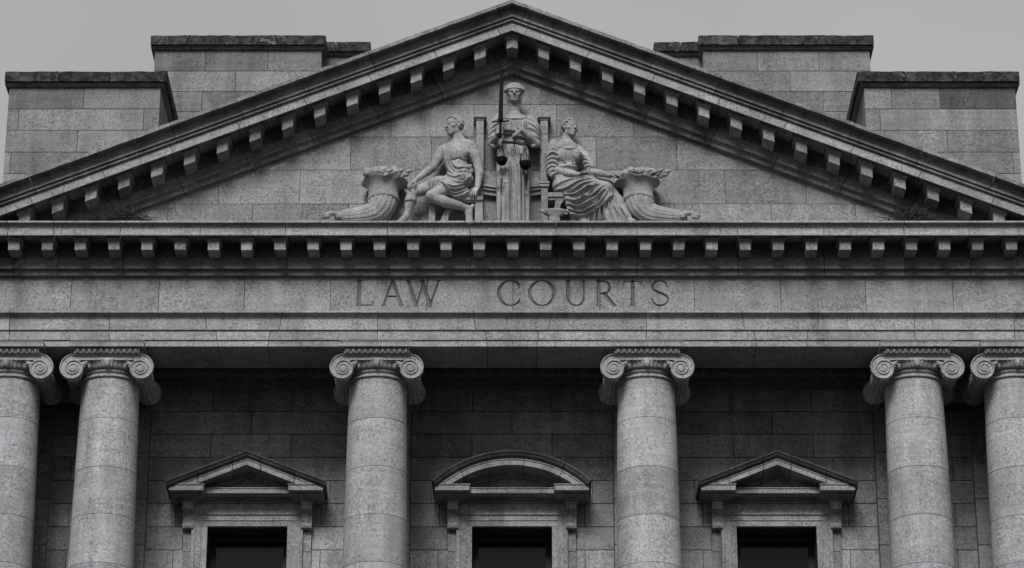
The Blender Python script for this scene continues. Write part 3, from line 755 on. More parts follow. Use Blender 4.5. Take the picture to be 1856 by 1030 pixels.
# building body, podium, roof behind the portico
b = MB(); b.box(-10.5, 10.5, YW+.6, 12, 0, 21.5); b.box(-10.5, -9.0, YW+.0, YW+.6, 0, 21.5); b.box(9.0, 10.5, YW+.0, YW+.6, 0, 21.5); b.build('rear_block', M_ATTIC, CH)
zpo = ZS+zfloor-.35
b = MB()
zq = zpo-.25; b.box(-9.6, 9.6, -.75, YW+.6, zq, zpo)
r = 0
while zq > .3:
    x = -9.4
    while x < 9.3: x2 = min(x+1.3, 9.4); b.tint(.1, 1); b.box(x+.006, x2-.006, -.55, 0, zq-.6+.006, zq-.006); x = x2
    zq -= .6; r += 1
b.tint(0, .4); b.box(-9.38, 9.38, -.5, YW+.6, 0, zpo-.3); b.build('podium', M_STONE, CH)
# --- attic blocks with dark copings -------------------------------------------
def attic(u0, u1, cu0, cu1, vt, vc, vm, Y, depth_, vrows, rowsu, zbot, cd0=None, seed=0):
    """wall edges u0,u1; coping edges cu0,cu1; coping top vt, coping bottom vc, moulding bottom vm"""
    x0, x1 = PX(u0, vm, Y), PX(u1, vm, Y); zw = PZ(vm, Y)
    zl = [zw]+[PZ(v, Y) for v in vrows]
    while zl[-1] > zbot: zl.append(zl[-1]-.385)
    rows = [[PX(u, vm, Y) for u in (rowsu[i] if i < len(rowsu) else [u0+60+90*((i+seed) % 2), u0+210+60*((i+seed) % 2)])] for i in range(len(zl)-1)]
    mb = MB()
    for (zt, zb2), js in zip(zip(zl[:-1], zl[1:]), rows):
        xs = [x0]+sorted(j for j in js if x0+.1 < j < x1-.1)+[x1]
        for a, b_ in zip(xs[:-1], xs[1:]):
            mb.tint(.2, (1 if zt < zw-.1 else .86)*(.62 if (cu1 > 1700 and a > x0+1.2 and zt > zw-.5) else 1)); mb.box(a+(GAP if a > x0 else 0), b_-(GAP if b_ < x1 else 0), Y+random.uniform(-.002, .002), Y+.3, zb2+GAP, zt-GAP)
        n = int(depth_/1.1)+1; o_ = .55*((zl.index(zt)) % 2)
        ys = [Y+.301]+[y for y in [Y+.3+o_+1.1*i for i in range(1, n+1)] if y < Y+depth_-.2]+[Y+depth_]
        for a, b_ in zip(ys[:-1], ys[1:]):
            mb.tint(.12, 1); mb.box(x0, x0+.25, a+GAP, b_-GAP, zb2+GAP, zt-GAP); mb.box(x1-.25, x1, a+GAP, b_-GAP, zb2+GAP, zt-GAP)
    mb.tint(0, .35); mb.box(x0+.02, x1-.02, Y+.02, Y+depth_, zl[-1], zw)
    w = mb.build('attic_wall', M_ATTIC, CH, bevel=.006)
    Yc = Y-.13; cx0, cx1 = PX(cu0, vt, Yc), PX(cu1, vt, Yc); e = 1e-3
    zt, zc, zm_ = PZ(vt, Yc), PZ(vc, Yc), zw
    mb = MB()
    n = max(2, round((cx1-cx0)/.85)); xs = [cx0]+[cx0+(cx1-cx0)*(i+random.uniform(-.2, .2))/n for i in range(1, n)]+[cx1]
    for a, b_ in zip(xs[:-1], xs[1:]):
        mb.tint(.3, 1)
        ns = 6; st_ = [a+(.004 if a > cx0 else 0)+(b_-a-.008)*i/ns for i in range(ns+1)]; wv = [random.uniform(-.008, .008) for _ in st_]
        mb.sweep([(Yc+.5, zc), (Yc, zc), (Yc+.004, zt), (Yc+.05, zt+.01), (Yc+.5, zt+.015)], st_, lambda x, p, i: (x, p[0], p[1]+(wv[i] if p[1] >= zt else 0)))
    mb.tint(.2, 1); mb.box(cx0, cx0+.6, Yc+.501, Y+depth_+.1, zc, zt+.005); mb.box(cx1-.6, cx1, Yc+.501, Y+depth_+.1, zc, zt+.005); mb.box(cx0+.601, cx1-.601, Yc+.501, Y+depth_+.1, zc, zt+.006)
    mb.build('coping', M_COPE, w, bevel=.008)
    mb = MB(); mb.tint(0, .8)
    h3 = (zc-zm_)/3
    for i, o_ in enumerate((.075, .05, .025)):
        mb.box(x0-o_, x1+o_, Y-o_, Y+depth_+o_*.5, zc-h3*(i+1)+(0 if i < 2 else .01), zc-h3*i-.001)
    mb.build('coping_moulding', M_SIMA, w, bevel=.012)
for sg in (-1, 1):
    m = (lambda *u: u) if sg < 0 else (lambda *u: tuple(1857-x for x in u)[::-1])
    r1 = [[153], [37.5, 263], [146], [28.5, 170], [120]] if sg < 0 else [[1702.6, 1615], [1592.5], [1711], [1827, 1700], [1760]]
    r2 = [[373, 486], [429], [370], [430]] if sg < 0 else [[1372, 1483.6], [1430], [1372, 1487.7], [1430]]
    attic(*m(17, 291), *m(9.5, 303.5), 129.5, 147.5, 160, 1.7, 2.4, (197.7, 236.4, 276, 315), r1, 20, seed=0)
    attic(*m(281, 583), *m(273.5, 591), 64, 81, 93, 4.3, 3, (129, 166, 202.6), r2, 21, seed=1)
    attic(*m(570, 668), *m(560, 672), 76, 92.5, 104, 4.66, 2.4, (140, 178), [[640], [600]] if sg < 0 else [[1217], [1257]], 22, seed=0)

# ------------------------------------------------------------------ carved figures
def v3(*a): return np.array(a, float)
def nrm(a): a = np.array(a, float); return a/np.linalg.norm(a)
def make_head(F, c, H, yaw, tilt=0, pitch=0, eyes=True):
    a = math.radians(yaw); f = v3(math.sin(a), -math.cos(a), math.sin(math.radians(pitch))); f = nrm(f)
    r = nrm(np.cross(f, v3(math.sin(math.radians(tilt)), 0, math.cos(math.radians(tilt))))); u = np.cross(r, f)
    B = np.array([r, f, u]); c = np.array(c, float)
    p = lambda x, y, z: c+(r*x+f*y+u*z)*H
    F.ell(p(0, -.04, .14), np.array((.335, .40, .35))*H, .02, B=B)
    F.ell(p(0, .10, -.16), np.array((.265, .29, .30))*H, .05*H+.01, B=B)
    F.ell(p(0, .27, -.40), np.array((.12, .10, .09))*H, .08*H, B=B)
    F.cap(p(-.19, .02, -.26), p(-.06, .26, -.42), .09*H, .07*H, .06*H); F.cap(p(.19, .02, -.26), p(.06, .26, -.42), .09*H, .07*H, .06*H)
    F.cap(p(-.2, .29, .085), p(0, .375, .09), .05*H, .05*H, .03*H); F.cap(p(.2, .29, .085), p(0, .375, .09), .05*H, .05*H, .03*H)
    for s in (-1, 1):
        F.ell(p(s*.2, .22, -.09), np.array((.11, .12, .10))*H, .05*H, B=B)
        if eyes:
            F.ell(p(s*.135, .40, .0), np.array((.095, .10, .062))*H, .02*H, sub=True, B=B)
            F.ell(p(s*.135, .325, .0), np.array((.07, .06, .042))*H, .004, B=B)
            F.cap(p(s*.20, .32, .035), p(s*.07, .365, .04), .016*H, .016*H, .008)
        F.ell(p(s*.335, -.02, -.03), np.array((.035, .075, .115))*H, .008, B=B)
    F.cap(p(0, .37, .05), p(0, .485, -.125), .038*H, .055*H, .02*H); F.cap(p(-.055, .43, -.135), p(.055, .43, -.135), .036*H, .036*H, .015*H)
    F.chain([p(-.10, .345, -.245), p(0, .405, -.235), p(.10, .345, -.245)], [.022*H, .032*H, .022*H], .012*H+.003)
    F.chain([p(-.085, .335, -.30), p(0, .39, -.305), p(.085, .335, -.30)], [.022*H, .034*H, .022*H], .012*H+.003)
    F.chain([p(-.12, .37, -.27), p(0, .43, -.27), p(.12, .37, -.27)], .022*H, .003, sub=True)
    return p, B
def curls(F, p, B, H, n, r, seed, test, k=.006):
    rg = random.Random(seed); i = 0; t = 0
    while i < n and t < 5000:
        t += 1; th = rg.uniform(0, 2*math.pi); ph = math.asin(rg.uniform(-.6, 1))
        x, y, z = math.cos(ph)*math.cos(th), math.cos(ph)*math.sin(th), math.sin(ph)
        if not test(x, y, z): continue
        q = p(.345*x, -.04+.405*y, .14+.36*z); rr = r*H*rg.uniform(.75, 1.3)
        d = rg.uniform(-1, 1); q2 = p(.345*x+.06*d, -.04+.405*y, .14+.36*z+.05*rg.uniform(-1, 1))
        F.cap(q, q2, rr, rr*.7, k); i += 1
def hand(F, w, fwd, pn, side, s=1.3, curl=(25, 35, 30), thumb=(.7, .6, .35), spread=.1):
    fwd = nrm(fwd); pn = nrm(np.array(pn)-fwd*np.dot(pn, fwd)); side = nrm(np.cross(fwd, pn))*(1 if np.dot(np.cross(fwd, pn), side) > 0 else -1)
    w = np.array(w, float); B = np.array([side, fwd, pn])
    F.ell(w+fwd*.045*s, np.array((.040, .058, .019))*s, .012, B=B)
    F.ell(w+fwd*.07*s, np.array((.043, .032, .017))*s, .01, B=B)
    for j, (o, ln) in enumerate(zip((.032, .0108, -.0108, -.031), (.92, 1.0, .94, .76))):
        q = w+fwd*(.088-.004*abs(j-1))*s+side*o*s; d = nrm(fwd+side*spread*o/.03); ang = 0
        for seg, (l, r) in enumerate(((.046, .0105), (.030, .0095), (.023, .0085))):
            ang += math.radians(curl[seg]+2*j)
            dd = d*math.cos(ang)+pn*math.sin(ang); q2 = q+dd*l*ln*s; F.cap(q, q2, r*s, r*s*.9, .004); q = q2
    q = w+fwd*.02*s+side*.030*s; d = nrm(fwd*thumb[0]+side*thumb[1]+pn*thumb[2])
    q2 = q+d*.045*s; F.cap(q, q2, .016*s, .012*s, .01); q3 = q2+nrm(d+fwd*.4-side*.25)*.04*s; F.cap(q2, q3, .0115*s, .0095*s, .004)
TK_ = 1/112.0
def stat_root(name, u, Y, label, cat):
    z = LEDGE+.014; x = PX(u, 400, Y); e = empty(name, (x, Y, z)); tag(e, label, cat); return e
def put(F, name, parent, tint=(1, .3), floor=LEDGE+.016):
    k_ = int((floor-F.lo[2])/F.h)
    if k_ > 0: F.D[:, :, :k_] = .1
    me = F.mesh(name, tint); return link(name, me, M_STAT, parent, smooth=True)
def path_px(fn, lst):      # list of (u,v,Y)
    return [np.array(fn(*p)) for p in lst]

# ---- Justice ---------------------------------------------------------------------
J = stat_root('statue', 930, -.28, 'standing blindfolded stone woman in a long robe at the centre of the pediment', 'statue')
def j2(u, v, Y): return P(860+u/5.15, 120+v/5.15, Y)
def j3(u, v, Y): return P(840+u/5.153, 200+v/5.15, Y)
HS = .0085
lo = P(880, 420, 0); hi = P(982, 145, 0)
F = Field((lo.x, -.75, LEDGE-.02), (hi.x, .06, hi.z+.05), HS)
H = .345
hc = j2(372, 262, -.36)
p, B = make_head(F, hc, H, 0, 0, -4, eyes=True)
nb = j2(372, 430, -.27)
F.chain([p(0, -.05, -.2), nb, nb+Vector((0, .02, -.10))], [.082, .088, .13], .04)
F.ell(j2(372, 520, -.26), (.30, .13, .14), .05)
# forearms and hands
elR, wrR = j2(165, 715, -.30), j2(232, 640, -.56)
F.chain([elR, wrR], [.075, .045], .02)
fist = j2(236, 606, -.60)
F.ell(fist+Vector((0, .03, 0)), (.055, .045, .075), .02)
for q in range(4):       # four fingers wrapped round the hilt
    z_ = fist.z+.062-.038*q; x_ = fist.x-.002*q
    F.chain([v3(x_-.058, fist.y+.02, z_), v3(x_-.045, fist.y-.035, z_-.002), v3(x_+.0, fist.y-.055, z_-.004), v3(x_+.045, fist.y-.035, z_-.003), v3(x_+.05, fist.y+.0, z_)], [.019, .0195, .019, .017, .015], .003)
F.chain([v3(fist.x+.05, fist.y+.03, fist.z+.02), v3(fist.x+.055, fist.y-.01, fist.z+.07), v3(fist.x+.02, fist.y-.045, fist.z+.088)], [.022, .019, .016], .004)
elL, wrL = j2(575, 725, -.30), j2(440, 598, -.50)
F.chain([elL, (elL+wrL)/2+Vector((0, -.02, .0)), wrL], [.078, .066, .046], .02)
hand(F, wrL, (-.72, -.12, -.45), (-.1, .5, -.9), (.3, -.3, .8), 1.22, (18, 26, 20), (.6, .2, .5))
put(F, 'body', J)
# gown
F = Field((lo.x, -.75, LEDGE-.02), (hi.x, .06, hi.z+.05), HS)
def skirt(x, y, z):
    cx = P(931, 330, 0).x; zt = j2(372, 700, -.3).z; zb = LEDGE; t = np.clip((zt-z)/(zt-zb), 0, 1)
    a = .235+.055*t+.04*np.sin(np.clip(t*2.2, 0, 1)*math.pi)*.5; b_ = .19+.05*t; yc = -.24-.02*t
    X_ = (x-cx); Y_ = (y-yc)
    return (np.sqrt((X_/a)**2+(Y_/b_)**2)-1)*.22+np.maximum(z-zt-.03, 0)
F.op((lo.x, -.6, LEDGE-.02), (hi.x, .06, j2(372, 690, 0).z), skirt, .02)
F.ell(j2(372, 640, -.25), (.235, .17, .16), .04); F.ell(j2(372, 545, -.26), (.27, .17, .16), .04)
F.ell(j2(315, 555, -.35), (.105, .09, .10), .04); F.ell(j2(432, 555, -.35), (.105, .09, .10), .04)
for sx, uu in ((-1, (222, 185, 180)), (1, (525, 548, 552))):       # puffed sleeves
    F.chain([j2(uu[0], 500, -.24), j2(uu[1], 585, -.26), j2(uu[2], 700, -.28)], [.095, .115, .095], .04)
    F.chain([j2(uu[2]-35, 725, -.32), j2(uu[2], 745, -.34), j2(uu[2]+35, 735, -.30)], [.03, .04, .03], .02)
F.cap(j3(395, 610, -.36), j3(380, 700, -.36), .10, .09, .05)         # knee under the cloth
F.ell(j2(318, 625, -.42), (.12, .06, .055), .03)      # bunched cloth between the hands
F.cap(j2(262, 588, -.50), j2(365, 598, -.49), .024, .020, .008)
fo = F.fold
for sx, c in ((-1, 190), (1, 545)):
    X_ = lambda d: c+sx*d
    fo(j2, [(X_(-40), 470), (X_(10), 500), (X_(60), 560)], .024, .020); fo(j2, [(X_(-45), 505), (X_(0), 545), (X_(55), 590)], .022, .026)
    fo(j2, [(X_(-40), 560), (X_(10), 590), (X_(66), 625)], .020, .020); fo(j2, [(X_(-20), 640), (X_(20), 650), (X_(68), 660)], .022, .022)
    fo(j2, [(X_(-20), 700), (X_(25), 690), (X_(60), 700)], .018, .020); fo(j2, [(X_(5), 480), (X_(50), 520)], .014, .012)
fo(j2, [(262, 455), (300, 488), (350, 500), (372, 496), (410, 500), (450, 488), (485, 450)], .014, .022)
for i, u in enumerate((285, 312, 338, 362, 384, 408, 436, 462)):
    fo(j2, [(u, 510), (u+(372-u)*.1+4*(i % 2), 570), (u+(372-u)*.22, 650)], .010, .011+.004*(i % 3))
for u, v, w_, a_ in ((300, 545, .03, .02), (445, 550, .03, .02)): fo(j2, [(u-40, v+30), (u, v+45), (u+40, v+30)], w_, a_)
fo(j2, [(250, 690), (310, 706), (372, 712), (440, 708), (500, 692)], .020, .022); fo(j2, [(250, 712), (310, 728), (372, 734), (440, 730), (500, 714)], .010, -.018)
for (u0, u1, u2, v0, w_, a_) in ((322, 318, 318, 340, .020, .020), (352, 345, 335, 330, .018, .018), (405, 438, 452, 350, .017, .030), (440, 466, 476, 350, .012, .030), (470, 496, 505, 340, .018, .034), (512, 528, 530, 360, .014, .026), (548, 556, 562, 350, .024, .026), (598, 606, 610, 380, .020, .022)):
    fo(j3, [(u0, v0), (u1, 560), (u1+(u2-u1)*.4, 760), (u2, 1060)], w_*1.05, a_*1.7, power=.25)
for (u0, u1, v0) in ((425, 440, 420), (455, 480, 380), (485, 512, 400), (535, 545, 420), (365, 350, 700)):
    fo(j3, [(u0, v0), ((u0+u1)/2, 680), (u1, 1060)], .010, -.042, power=.3)
for (a_, b_, c_x) in ((372, 352, 340), (400, 398, 392), (420, 425, 428)): fo(j3, [(a_, 700), (b_, 850), (c_x, 1060)], .016, .036, power=.35)
fo(j3, [(345, 640), (375, 685), (430, 680)], .018, .020)
fo(j3, [(555, 440), (602, 560), (612, 690), (592, 790)], .022, .030); fo(j3, [(548, 600), (560, 700), (586, 786)], .014, .026); fo(j3, [(575, 600), (585, 700), (592, 770)], .010, -.02)
put(F, 'gown', J, (1, .6))
F = Field((hc.x-.3, hc.y-.3, hc.z-.3), (hc.x+.3, hc.y+.3, hc.z+.3), .007)
F.ell(p(0, -.06, .27), np.array((.46, .45, .31))*H, .02, B=B)
F.ell(p(0, .5, -.12), np.array((.60, .5, .30))*H, .02, sub=True, B=B)
for q in range(15):
    a_ = math.radians(-105+15*q); F.chain([p(.46*math.sin(a_), -.04+.45*math.cos(a_), .17), p(.42*math.sin(a_+.12), -.06+.41*math.cos(a_+.12), .34), p(.27*math.sin(a_+.2), -.08+.27*math.cos(a_+.2), .50)], [.065*H, .055*H, .04*H], .01)
for s in (-1, 1): F.chain([p(s*.36, .05, .1), p(s*.37, -.02, -.1), p(s*.31, -.05, -.34), p(s*.26, -.1, -.55)], [.07*H, .065*H, .06*H, .05*H], .01)
put(F, 'hair', J, (1.02, .1), floor=0)
F = Field((hc.x-.3, hc.y-.3, hc.z-.2), (hc.x+.3, hc.y+.3, hc.z+.2), .007)
for q in range(3):
    pts_ = []
    for a in range(-90, 91, 15):
        A_ = math.radians(a); pts_.append(p(.365*math.sin(A_), -.02+.425*math.cos(A_), .13-.055*q+.05*abs(math.sin(A_))*(1 if q else 1.3)-.015*math.cos(2*A_)*(q == 2)))
    F.chain(pts_, [.036*H]*len(pts_), .008)
F.cap(p(.3, .2, .10), p(-.3, .2, .12), .05*H, .05*H, .01)
put(F, 'blindfold', J, (1.02, .8), floor=0)
mb = MB(); mb.tint(0); mb.box(P(893, 400, 0).x, P(970, 400, 0).x, -.52, .02, LEDGE+.0135, LEDGE+.03); mb.build('plinth', M_STAT, J, bevel=.004)
# ---- sword -------------------------------------------------------------------------
tip, gd, pm = P(909.5, 128, -.68), P(907.3, 220.5, -.68), P(906.2, 246.5, -.655)
SW = empty('sword', tuple(pm)); tag(SW, 'dark upright sword held in the fist of the standing blindfolded stone woman', 'sword')
mb = MB(); d = (tip-gd).normalized()
def sec(c, w, t): return [c+Vector((-w, 0, 0)), c+Vector((0, -t, 0)), c+Vector((w, 0, 0)), c+Vector((0, t, 0))]
rs = [sec(gd, .046, .014), sec(gd+d*.12, .038, .012), sec(gd+(tip-gd)*.93, .024, .008), sec(tip, .003, .002)]
for a, b_ in zip(rs[:-1], rs[1:]): mb.hexa([tuple(q) for q in a+b_])
mb.build('blade', M_IRON, SW)
mb = MB(); mb.tube([gd+Vector((-.145, 0, -.012)), gd+Vector((-.07, 0, 0)), gd, gd+Vector((.07, 0, .004)), gd+Vector((.145, 0, .014))], [.016, .012, .02, .012, .016], 10)
mb.tube([gd+d*.09, gd+d*.03, gd-d*.02], [.03, .045, .02], 10); mb.build('cross_guard', M_IRON, SW, smooth=True)
gr_ = P(906.6, 232, -.605)
mb = MB(); mb.tube([gd-d*.0, (gd+pm)/2, pm], [.018, .021, .018], 10); mb.build('grip', M_IRON, SW, smooth=True)
mb = MB(); mb.tube([pm+d*.03, pm+d*.01, pm-d*.02, pm-d*.045], [.012, .034, .036, .012], 12); mb.build('pommel', M_IRON, SW, smooth=True)
# ---- scales -------------------------------------------------------------------------
YSC = -.60
bl, bc, br = j2(262, 700, YSC), j2(372, 716, YSC), j2(482, 738, YSC)
SCL = empty('balance_scales', tuple(bc)); tag(SCL, 'dark two-pan balance scales hanging in front of the robe of the standing blindfolded stone woman', 'scales')
mb = MB(); mb.tube([bl, (bl+bc)/2+Vector((0, 0, -.006)), bc, (bc+br)/2+Vector((0, 0, -.012)), br+Vector((-.03, 0, -.012)), br+Vector((.0, 0, .012)), br+Vector((.025, 0, -.01)), br+Vector((.005, 0, -.04))], [.009, .011, .014, .011, .010, .009, .008, .007], 8)
mb.tube([j2(372, 660, YSC+.03), j2(372, 750, YSC)], [.014, .007], 8); mb.build('beam', M_IRON, SCL, smooth=True)
for (au, av), (l, r_, vt, vb) in (((256, 735), (201, 309, 862, 926)), ((471, 765), (419, 531, 900, 967))):
    ap = j2(au, av, YSC); a, b_ = j2(l, vt, YSC), j2(r_, vt, YSC); cc_ = (a+b_)/2; R_ = (b_.x-a.x)/2; h_ = cc_.z-j2(au, vb, YSC).z
    pan = MB(); pan.lathe([(.001, -h_), (R_*.45, -h_*.93), (R_*.75, -h_*.72), (R_*.93, -h_*.4), (R_, 0), (R_*.96, .006), (R_*.9, -h_*.35), (R_*.4, -h_*.85), (.001, -h_*.9)], tuple(cc_), 32)
    po = pan.build('pan', M_IRON, SCL, smooth=40)
    for k in range(3):
        an = math.radians(180+120*k+8); e_ = Vector((cc_.x+R_*.97*math.cos(an), cc_.y+R_*.97*math.sin(an), cc_.z+.003))
        mb = MB(); mb.tube([ap, (ap+e_)/2, e_], [.0065, .0065, .0065], 6); mb.build('chain', M_IRON, po, smooth=True)
    if au > 400: mb = MB(); mb.tube([br+Vector((.005, 0, -.03)), ap], .007, 6); mb.build('hook', M_IRON, po)

# ---- seated man ----------------------------------------------------------------------
def m4(u, v, Y): return P(700+u/4.905, 200+v/4.905, Y)
MN = stat_root('statue', 800, -.28, 'seated bare-chested stone man looking left, one knee drawn across', 'statue')
lo, hi = P(718, 420, 0), P(882, 200, 0)
F = Field((lo.x, -.75, LEDGE-.02), (hi.x, .06, hi.z), HS)
H = .37
hc = m4(603, 145, -.28); p, B = make_head(F, hc, H, -52, 0, -2)
F.chain([p(.02, -.08, -.22), m4(640, 265, -.24), m4(640, 320, -.22)], [.092, .100, .13], .04)
F.chain([m4(645, 285, -.24), m4(745, 315, -.28)], [.075, .095], .05); F.chain([m4(640, 285, -.24), m4(505, 355, -.22)], [.07, .08], .05)
F.ell(m4(628, 390, -.24), (.235, .17, .20), .06); F.ell(m4(570, 375, -.36), (.115, .055, .085), .05); F.ell(m4(680, 370, -.37), (.12, .055, .085), .05)
F.chain([m4(628, 420, -.23), m4(645, 540, -.22), m4(640, 640, -.22)], [.19, .165, .19], .06)
fo = F.fold
fo(m4, [(625, 330), (628, 390), (632, 430)], .013, -.012); fo(m4, [(560, 425), (600, 440), (640, 428), (700, 440), (740, 420)], .014, -.018)
fo(m4, [(530, 332), (580, 330), (625, 312)], .013, .007); fo(m4, [(655, 306), (700, 316), (740, 318)], .013, .007); fo(m4, [(660, 470), (700, 500), (740, 490)], .014, .012)
fo(m4, [(800, 350), (830, 420), (838, 470)], .018, .014); fo(m4, [(770, 380), (800, 440), (812, 480)], .010, -.014); fo(m4, [(800, 490), (815, 560), (812, 620)], .014, .012); fo(m4, [(400, 770), (520, 800), (640, 838)], .018, .014); fo(m4, [(400, 740), (420, 780), (450, 790)], .014, .014)
# arms
F.chain([m4(487, 365, -.22), m4(455, 440, -.24), m4(412, 510, -.28)], [.080, .085, .068], .03)
F.chain([m4(412, 510, -.28), m4(360, 550, -.33), m4(262, 622, -.40)], [.072, .068, .042], .02)
hand(F, m4(262, 622, -.41), (-.75, -.15, -.55), (.1, .5, -.75), (0, -1, .2), 1.3, (22, 35, 30), (.6, .5, .6))
F.chain([m4(752, 325, -.28), m4(788, 400, -.30), m4(815, 480, -.30)], [.098, .092, .075], .03)
F.chain([m4(815, 490, -.30), m4(830, 560, -.32), m4(812, 685, -.36)], [.078, .072, .046], .02)
hand(F, m4(810, 690, -.37), (-.50, -.25, -.75), (-.2, .3, -.8), (-1, -.2, .3), 1.3, (18, 40, 35), (.35, .8, .2), .3)
# legs
F.chain([m4(620, 660, -.22), m4(420, 680, -.28), m4(235, 730, -.32)], [.15, .125, .088], .03)
F.chain([m4(232, 740, -.33), m4(218, 800, -.32), m4(185, 930, -.31)], [.088, .092, .052], .02)
F.ell(m4(205, 825, -.29), (.075, .08, .12), .03)
F.chain([m4(180, 940, -.32), m4(150, 975, -.38), m4(105, 1000, -.45)], [.055, .050, .036], .02)
for q in range(4): F.cap(m4(112+11*q, 1000, -.43-.012*q), m4(92+12*q, 1008, -.47-.015*q), .017, .014, .004)
F.chain([m4(650, 680, -.27), m4(520, 705, -.38), m4(405, 758, -.45)], [.15, .125, .090], .03)
F.ell(m4(396, 762, -.46), (.082, .08, .082), .03)
F.chain([m4(405, 775, -.44), m4(520, 815, -.40), m4(640, 845, -.34), m4(722, 875, -.28)], [.085, .092, .070, .056], .02)
F.chain([m4(722, 875, -.28), m4(735, 920, -.27), m4(742, 1010, -.27)], [.058, .062, .060], .02)
F.cap(m4(770, 850, -.26), m4(740, 900, -.27), .035, .04, .03)
put(F, 'body', MN)
F = Field((lo.x, -.75, LEDGE-.02), (hi.x, .06, hi.z), HS)
F.chain([m4(512, 330, -.26), m4(522, 365, -.36), m4(540, 450, -.40), m4(585, 545, -.37)], [.035, .042, .055, .085], .02)
F.chain([m4(600, 500, -.38), m4(690, 520, -.38), m4(745, 500, -.32)], [.05, .05, .04], .03)
F.chain([m4(585, 545, -.30), m4(660, 560, -.31), m4(742, 545, -.27)], [.09, .115, .07], .03)
F.ell(m4(650, 625, -.26), (.245, .215, .16), .05); F.chain([m4(610, 690, -.33), m4(540, 690, -.37), m4(480, 690, -.38)], [.15, .135, .10], .05)
F.chain([m4(540, 650, -.28), m4(470, 655, -.30), m4(395, 662, -.32)], [.13, .125, .09], .04)
F.chain([m4(590, 745, -.38), m4(640, 770, -.36), m4(705, 745, -.31)], [.05, .06, .08], .04)
F.cap(m4(580, 790, -.38), m4(700, 800, -.30), .02, .03, .02)
fo = F.fold
for pts_, w_, a_ in (([(515, 345), (525, 430), (545, 520), (600, 580)], .012, .020), ([(530, 345), (548, 440), (590, 530), (660, 560)], .012, .022), ([(548, 350), (570, 440), (620, 515), (735, 505)], .011, .018),
    ([(560, 400), (585, 470), (640, 520), (740, 480)], .010, .016), ([(535, 560), (600, 600), (680, 590)], .016, .018), ([(620, 560), (690, 552), (752, 540)], .016, .022)):
    fo(m4, pts_, w_, a_)
for q in range(11): fo(m4, [(622+13*q, 566-q), (628+12.5*q+3*(q % 2), 600), (634+11*q, 640-2*q)], .0085, .012+.005*(q % 3))
for pts_, w_, a_ in (([(480, 645), (560, 690), (650, 680), (745, 600)], .014, .026), ([(490, 660), (565, 715), (655, 705), (752, 630)], .013, .028), ([(505, 672), (580, 745), (660, 735), (752, 665)], .015, .030),
    ([(530, 690), (600, 770), (665, 765), (740, 710)], .014, .028), ([(560, 620), (620, 650), (700, 640), (750, 590)], .012, .020), ([(495, 640), (520, 700), (560, 745)], .012, .020), ([(470, 640), (495, 690), (520, 730)], .012, -.018)):
    fo(m4, pts_, w_, a_)
for q in range(4): fo(m4, [(385+34*q, 615), (380+33*q, 660), (390+30*q, 700)], .013, .018)
for q in range(4): fo(m4, [(400+34*q, 615), (396+33*q, 660), (405+30*q, 700)], .007, -.014)
put(F, 'drapery', MN, (1, .7))
F = Field((hc.x-.3, hc.y-.3, hc.z-.3), (hc.x+.3, hc.y+.3, hc.z+.3), .007)
F.ell(p(0, -.10, .20), np.array((.37, .40, .345))*H, .02, B=B); F.ell(p(0, .52, -.05), np.array((.5, .45, .32))*H, .02, sub=True, B=B)
curls(F, p, B, H, 120, .055, 5, lambda x, y, z: (z > .35 or y < .1) and not (y > .55 and z < .55))
put(F, 'hair', MN, (1, .1), floor=0)
F = Field((lo.x, -.5, LEDGE-.02), (m4(300, 0, 0).x, 0, m4(0, 800, 0).z+.1), HS)
F.chain([m4(212, 812, -.32), m4(228, 812, -.32)], .104, .103, .01) if False else F.ell(m4(216, 815, -.325), (.108, .108, .012), .004)
put(F, 'boot_cuff', MN, (1, .1))
mb = MB(); mb.tint(0); mb.box(P(716, 400, 0).x, P(862, 400, 0).x, -.54, .02, LEDGE+.0135, LEDGE+.03); mb.build('plinth', M_STAT, MN, bevel=.004)
# ---- seated woman --------------------------------------------------------------------
def w4(u, v, Y): return P(980+u/4.903, 200+v/4.905, Y)
WN = stat_root('statue', 1060, -.28, 'seated stone woman with curly hair looking right, reaching towards fruit', 'statue')
lo, hi = P(985, 420, 0), P(1152, 206, 0)
F = Field((lo.x, -.75, LEDGE-.02), (hi.x, .06, hi.z), HS)
H = .345; hc = w4(262, 160, -.28); p, B = make_head(F, hc, H, 33, 0, -2)
F.chain([p(0, -.08, -.25), w4(232, 250, -.23), w4(230, 300, -.22)], [.085, .085, .12], .04)
F.ell(w4(225, 340, -.22), (.22, .14, .13), .05)
F.chain([w4(110, 530, -.30), w4(230, 560, -.40), w4(335, 572, -.45)], [.068, .062, .042], .02)
hand(F, w4(335, 570, -.45), (.9, -.05, .25), (0, -.35, .9), (0, -1, -.2), 1.3, (8, 25, 22), (.7, .7, .3))
F.chain([w4(440, 545, -.28), w4(530, 560, -.34), w4(615, 582, -.38)], [.062, .058, .042], .02)
hand(F, w4(615, 580, -.38), (.9, -.15, -.15), (0, .1, -1), (0, -1, 0), 1.35, (12, 30, 30), (.7, .6, .5))
F.chain([w4(440, 545, -.28), w4(520, 690, -.22), w4(620, 800, -.24), w4(790, 975, -.34)], [.05, .06, .06, .05], .02)
F.chain([w4(790, 975, -.36), w4(820, 992, -.40), w4(845, 1000, -.42)], [.05, .045, .03], .02)
put(F, 'body', WN)
F = Field((lo.x, -.75, LEDGE-.02), (hi.x, .06, hi.z), HS)
F.ell(w4(245, 400, -.22), (.20, .17, .20), .05); F.ell(w4(205, 415, -.35), (.10, .09, .10), .04); F.ell(w4(310, 410, -.34), (.095, .09, .10), .04)
F.chain([w4(240, 430, -.22), w4(232, 520, -.22), w4(220, 620, -.22)], [.18, .155, .19], .05)
